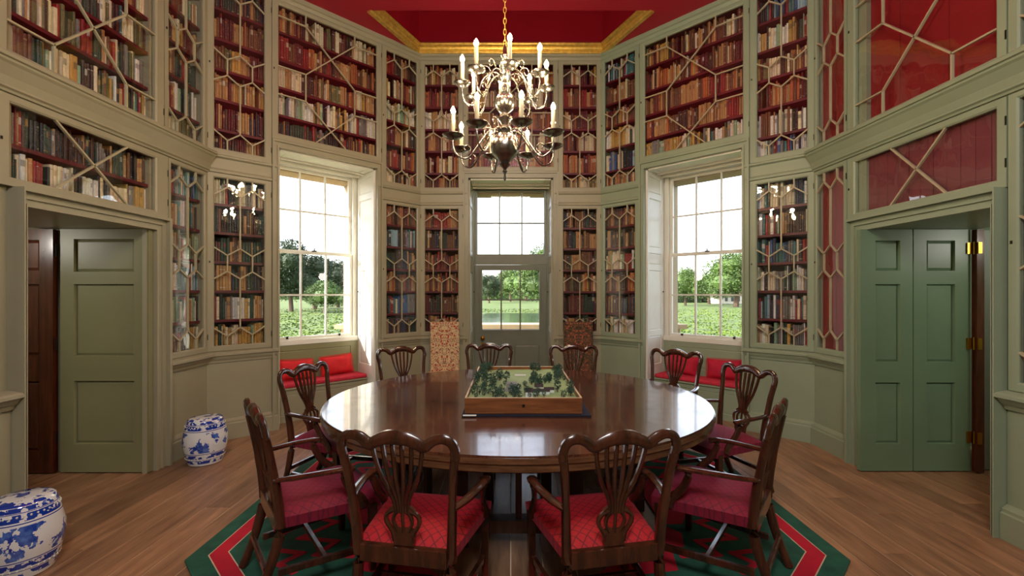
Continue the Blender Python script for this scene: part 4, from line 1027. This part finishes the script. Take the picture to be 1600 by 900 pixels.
m.build('chain', M['gold'], ch); MB().lathe([(.05, ZT-z0-.001), (.045, ZT-z0-.02), (.012, ZT-z0-.05), (.006, ZT-z0-.08)][::-1], 16).build('ceiling_rose', M['gold'], ch, smooth=True)

# ------------------------------------------------------------------ outdoors
GZ = -.5
g = MB(); n = 60; r = random.Random(3)
tag(MB().box(-300, 300, 8.2, 420, GZ-.3, GZ).build('ground', M['lawn']), kind='structure')
tag(MB().slab([(-2.2, 29), (0, 28.2), (3, 28.5), (8, 30), (9, 38), (7, 45), (2, 47), (-2.5, 46.5), (-3.2, 38)], GZ, GZ+.02).build('lake', M['water']), 'small still lake reflecting trees, seen through the garden door', 'lake')
# grass tufts as a stuff object
m = MB()
cnt = 0
while cnt < 22000:
    y_ = 9.5+(r.random()**1.6)*50; x_ = r.uniform(-.9, .9)*y_
    if -4 < x_ < 9.5 and 27 < y_ < 48: continue
    cnt += 1; h = r.uniform(.04, .11); a = r.uniform(0, PI); w2 = r.uniform(.05, .14)
    m.add([(x_-w2*math.cos(a), y_-w2*math.sin(a), GZ), (x_+w2*math.cos(a), y_+w2*math.sin(a), GZ), (x_+r.uniform(-.05, .05), y_, GZ+h)], [(0, 1, 2)])
tag(m.build('grass_tufts', M['lawn']), 'rough meadow grass outside the windows', 'grass', kind='stuff')
def tree_mesh(seed, mats, blobs=9, leaves=9500, slim=1):
    r = random.Random(seed); m = MB(); B = [(r.uniform(-.30, .30)*slim, r.uniform(-.30, .30)*slim, r.uniform(.36, .80), r.uniform(.17, .27)) for _ in range(blobs)]+[(0, 0, .5, .36*slim), (0, 0, .78, .2)]
    m.tube([(0, 0, 0), (0.01, 0, .2), (0, .01, .5)], [.035, .026, .012], 7, mi=1)
    for b in B: # dark cores
        s0 = len(m.v); m.lathe([(.01, -b[3]*.62), (b[3]*.45, -b[3]*.4), (b[3]*.6, 0), (b[3]*.45, b[3]*.4), (.01, b[3]*.62)], 9, b[:3])
    for k in range(leaves):
        b = r.choice(B); th = r.uniform(0, 2*PI); cz = r.uniform(-1, 1); sz = math.sqrt(1-cz*cz); rr = b[3]*r.uniform(.75, 1.06)
        c = Vector((b[0]+rr*sz*math.cos(th), b[1]+rr*sz*math.sin(th), b[2]+rr*cz)); s = .019
        d1 = Vector((r.gauss(0, 1), r.gauss(0, 1), r.gauss(0, 1))).normalized()*s; d2 = Vector((r.gauss(0, 1), r.gauss(0, 1), r.gauss(0, 1))).normalized()*s
        m.add([c-d1, c+d1, c+d2], [(0, 1, 2)])
    return m.mesh('tree_crown', mats)
TM = [tree_mesh(11, [M['leaf_dark'], M['bark']]), tree_mesh(12, [M['leaf_light'], M['bark']]), tree_mesh(13, [M['leaf_light'], M['bark']], slim=.7), tree_mesh(14, [M['leaf_dark'], M['bark']], slim=.7)]
def tree(px, Y, top, mi, lab, wide=1.0, nm='tree'):
    h = (458-top)/704*Y+1.6-GZ; o = bpy.data.objects.new(nm, TM[mi]); COL.objects.link(o); o.location = ((px-798)/704*Y, Y, GZ); o.scale = (h*wide, h*wide, h); o.rotation_euler = (0, 0, px)
    tag(o, lab, 'tree', 'trees beyond the windows')
for a in ((455, 52, 372, 0, 'tall dark tree at left edge of the left window'), (492, 60, 398, 0, 'dark green tree in the middle of the left window', 1.3), (528, 66, 404, 3, 'dark tree at right side of the left window', 1.2),
          (545, 75, 415, 1, 'pale green tree behind the right edge of left window'), (508, 48, 436, 1, 'low bright bush before the left window trees', 1.6),
          (764, 95, 428, 3, 'small round tree left in the garden door panes', 1.2), (797, 110, 414, 1, 'leafy tree in the middle of the garden door panes'), (822, 120, 412, 0, 'dark broad tree right of centre in door panes', 1.3),
          (850, 52, 378, 1, 'near bright tree at right side of the garden door'), 
          (1071, 75, 414, 1, 'rounded tree at left of the right window', .95), (1108, 85, 424, 1, 'broad lower tree in the middle of the right window', 1.5), (1150, 68, 392, 2, 'tall bright tree at right side of the right window', 1.5)):
    tree(*a[:3], a[3], a[4], *(a[5:] or ()))
# hedge line and meadow edge
m = MB(); r = random.Random(8)
for k in range(16000):
    x_ = r.uniform(28, 62); y_ = 99+r.uniform(-1, 1); z_ = GZ+r.uniform(0, 1)**.7*(2.3+.5*math.sin(x_*.7)); s = .28
    d1 = Vector((r.gauss(0, 1), r.gauss(0, 1), r.gauss(0, 1))).normalized()*s; d2 = Vector((r.gauss(0, 1), r.gauss(0, 1), r.gauss(0, 1))).normalized()*s; c = Vector((x_, y_, z_)); m.add([c-d1, c+d1, c+d2], [(0, 1, 2)])
m.box(28, 62, 98.4, 99.6, GZ, GZ+1.8); tag(m.build('hedge', M['leaf_dark']), 'long dark hedge at the far side of the meadow', 'hedge')
m = MB()
for k in range(14000):
    x_ = r.uniform(-95, 95); y_ = 150+r.uniform(-2, 2); z_ = GZ+r.uniform(0, 1)**.7*(6+2*math.sin(x_*.16)+1.2*math.sin(x_*.5)); s = .75
    d1 = Vector((r.gauss(0, 1), r.gauss(0, 1), r.gauss(0, 1))).normalized()*s; d2 = Vector((r.gauss(0, 1), r.gauss(0, 1), r.gauss(0, 1))).normalized()*s; c = Vector((x_, y_, z_)); m.add([c-d1, c+d1, c+d2], [(0, 1, 2)])
m.box(-95, 95, 149, 151, GZ, GZ+4); tag(m.build('tree_belt', M['leaf_light']), 'distant belt of woodland along the horizon', 'woodland', kind='stuff')
Yh = 88; hx = (1124-798)/704*Yh
hs = empty('house', T(hx, Yh, GZ), label='small cream house with clay roof seen through the right window', cat='house')
MB().box(0, 9, 0, 5, 0, 2.1).build('wall', M['house'], hs); MB().prism([(-.3, 2.05), (2.5, 3.1), (5.3, 2.05)], -.2, 9.2).build('roof', M['tile'], hs)
for k in range(6): MB().box(1.1+k*1.2, 1.6+k*1.2, -.04, .02, .5, 1.5).build('window', M['darkglass'], hs)
m = MB().box(-3.2, 3.2, 8.5, 8.9, GZ, .93).box(-3.3, 3.3, 8.42, 8.98, .93, 1.01); tag(m.build('parapet', M['stone']), 'low pale stone parapet just outside the garden door', 'wall')
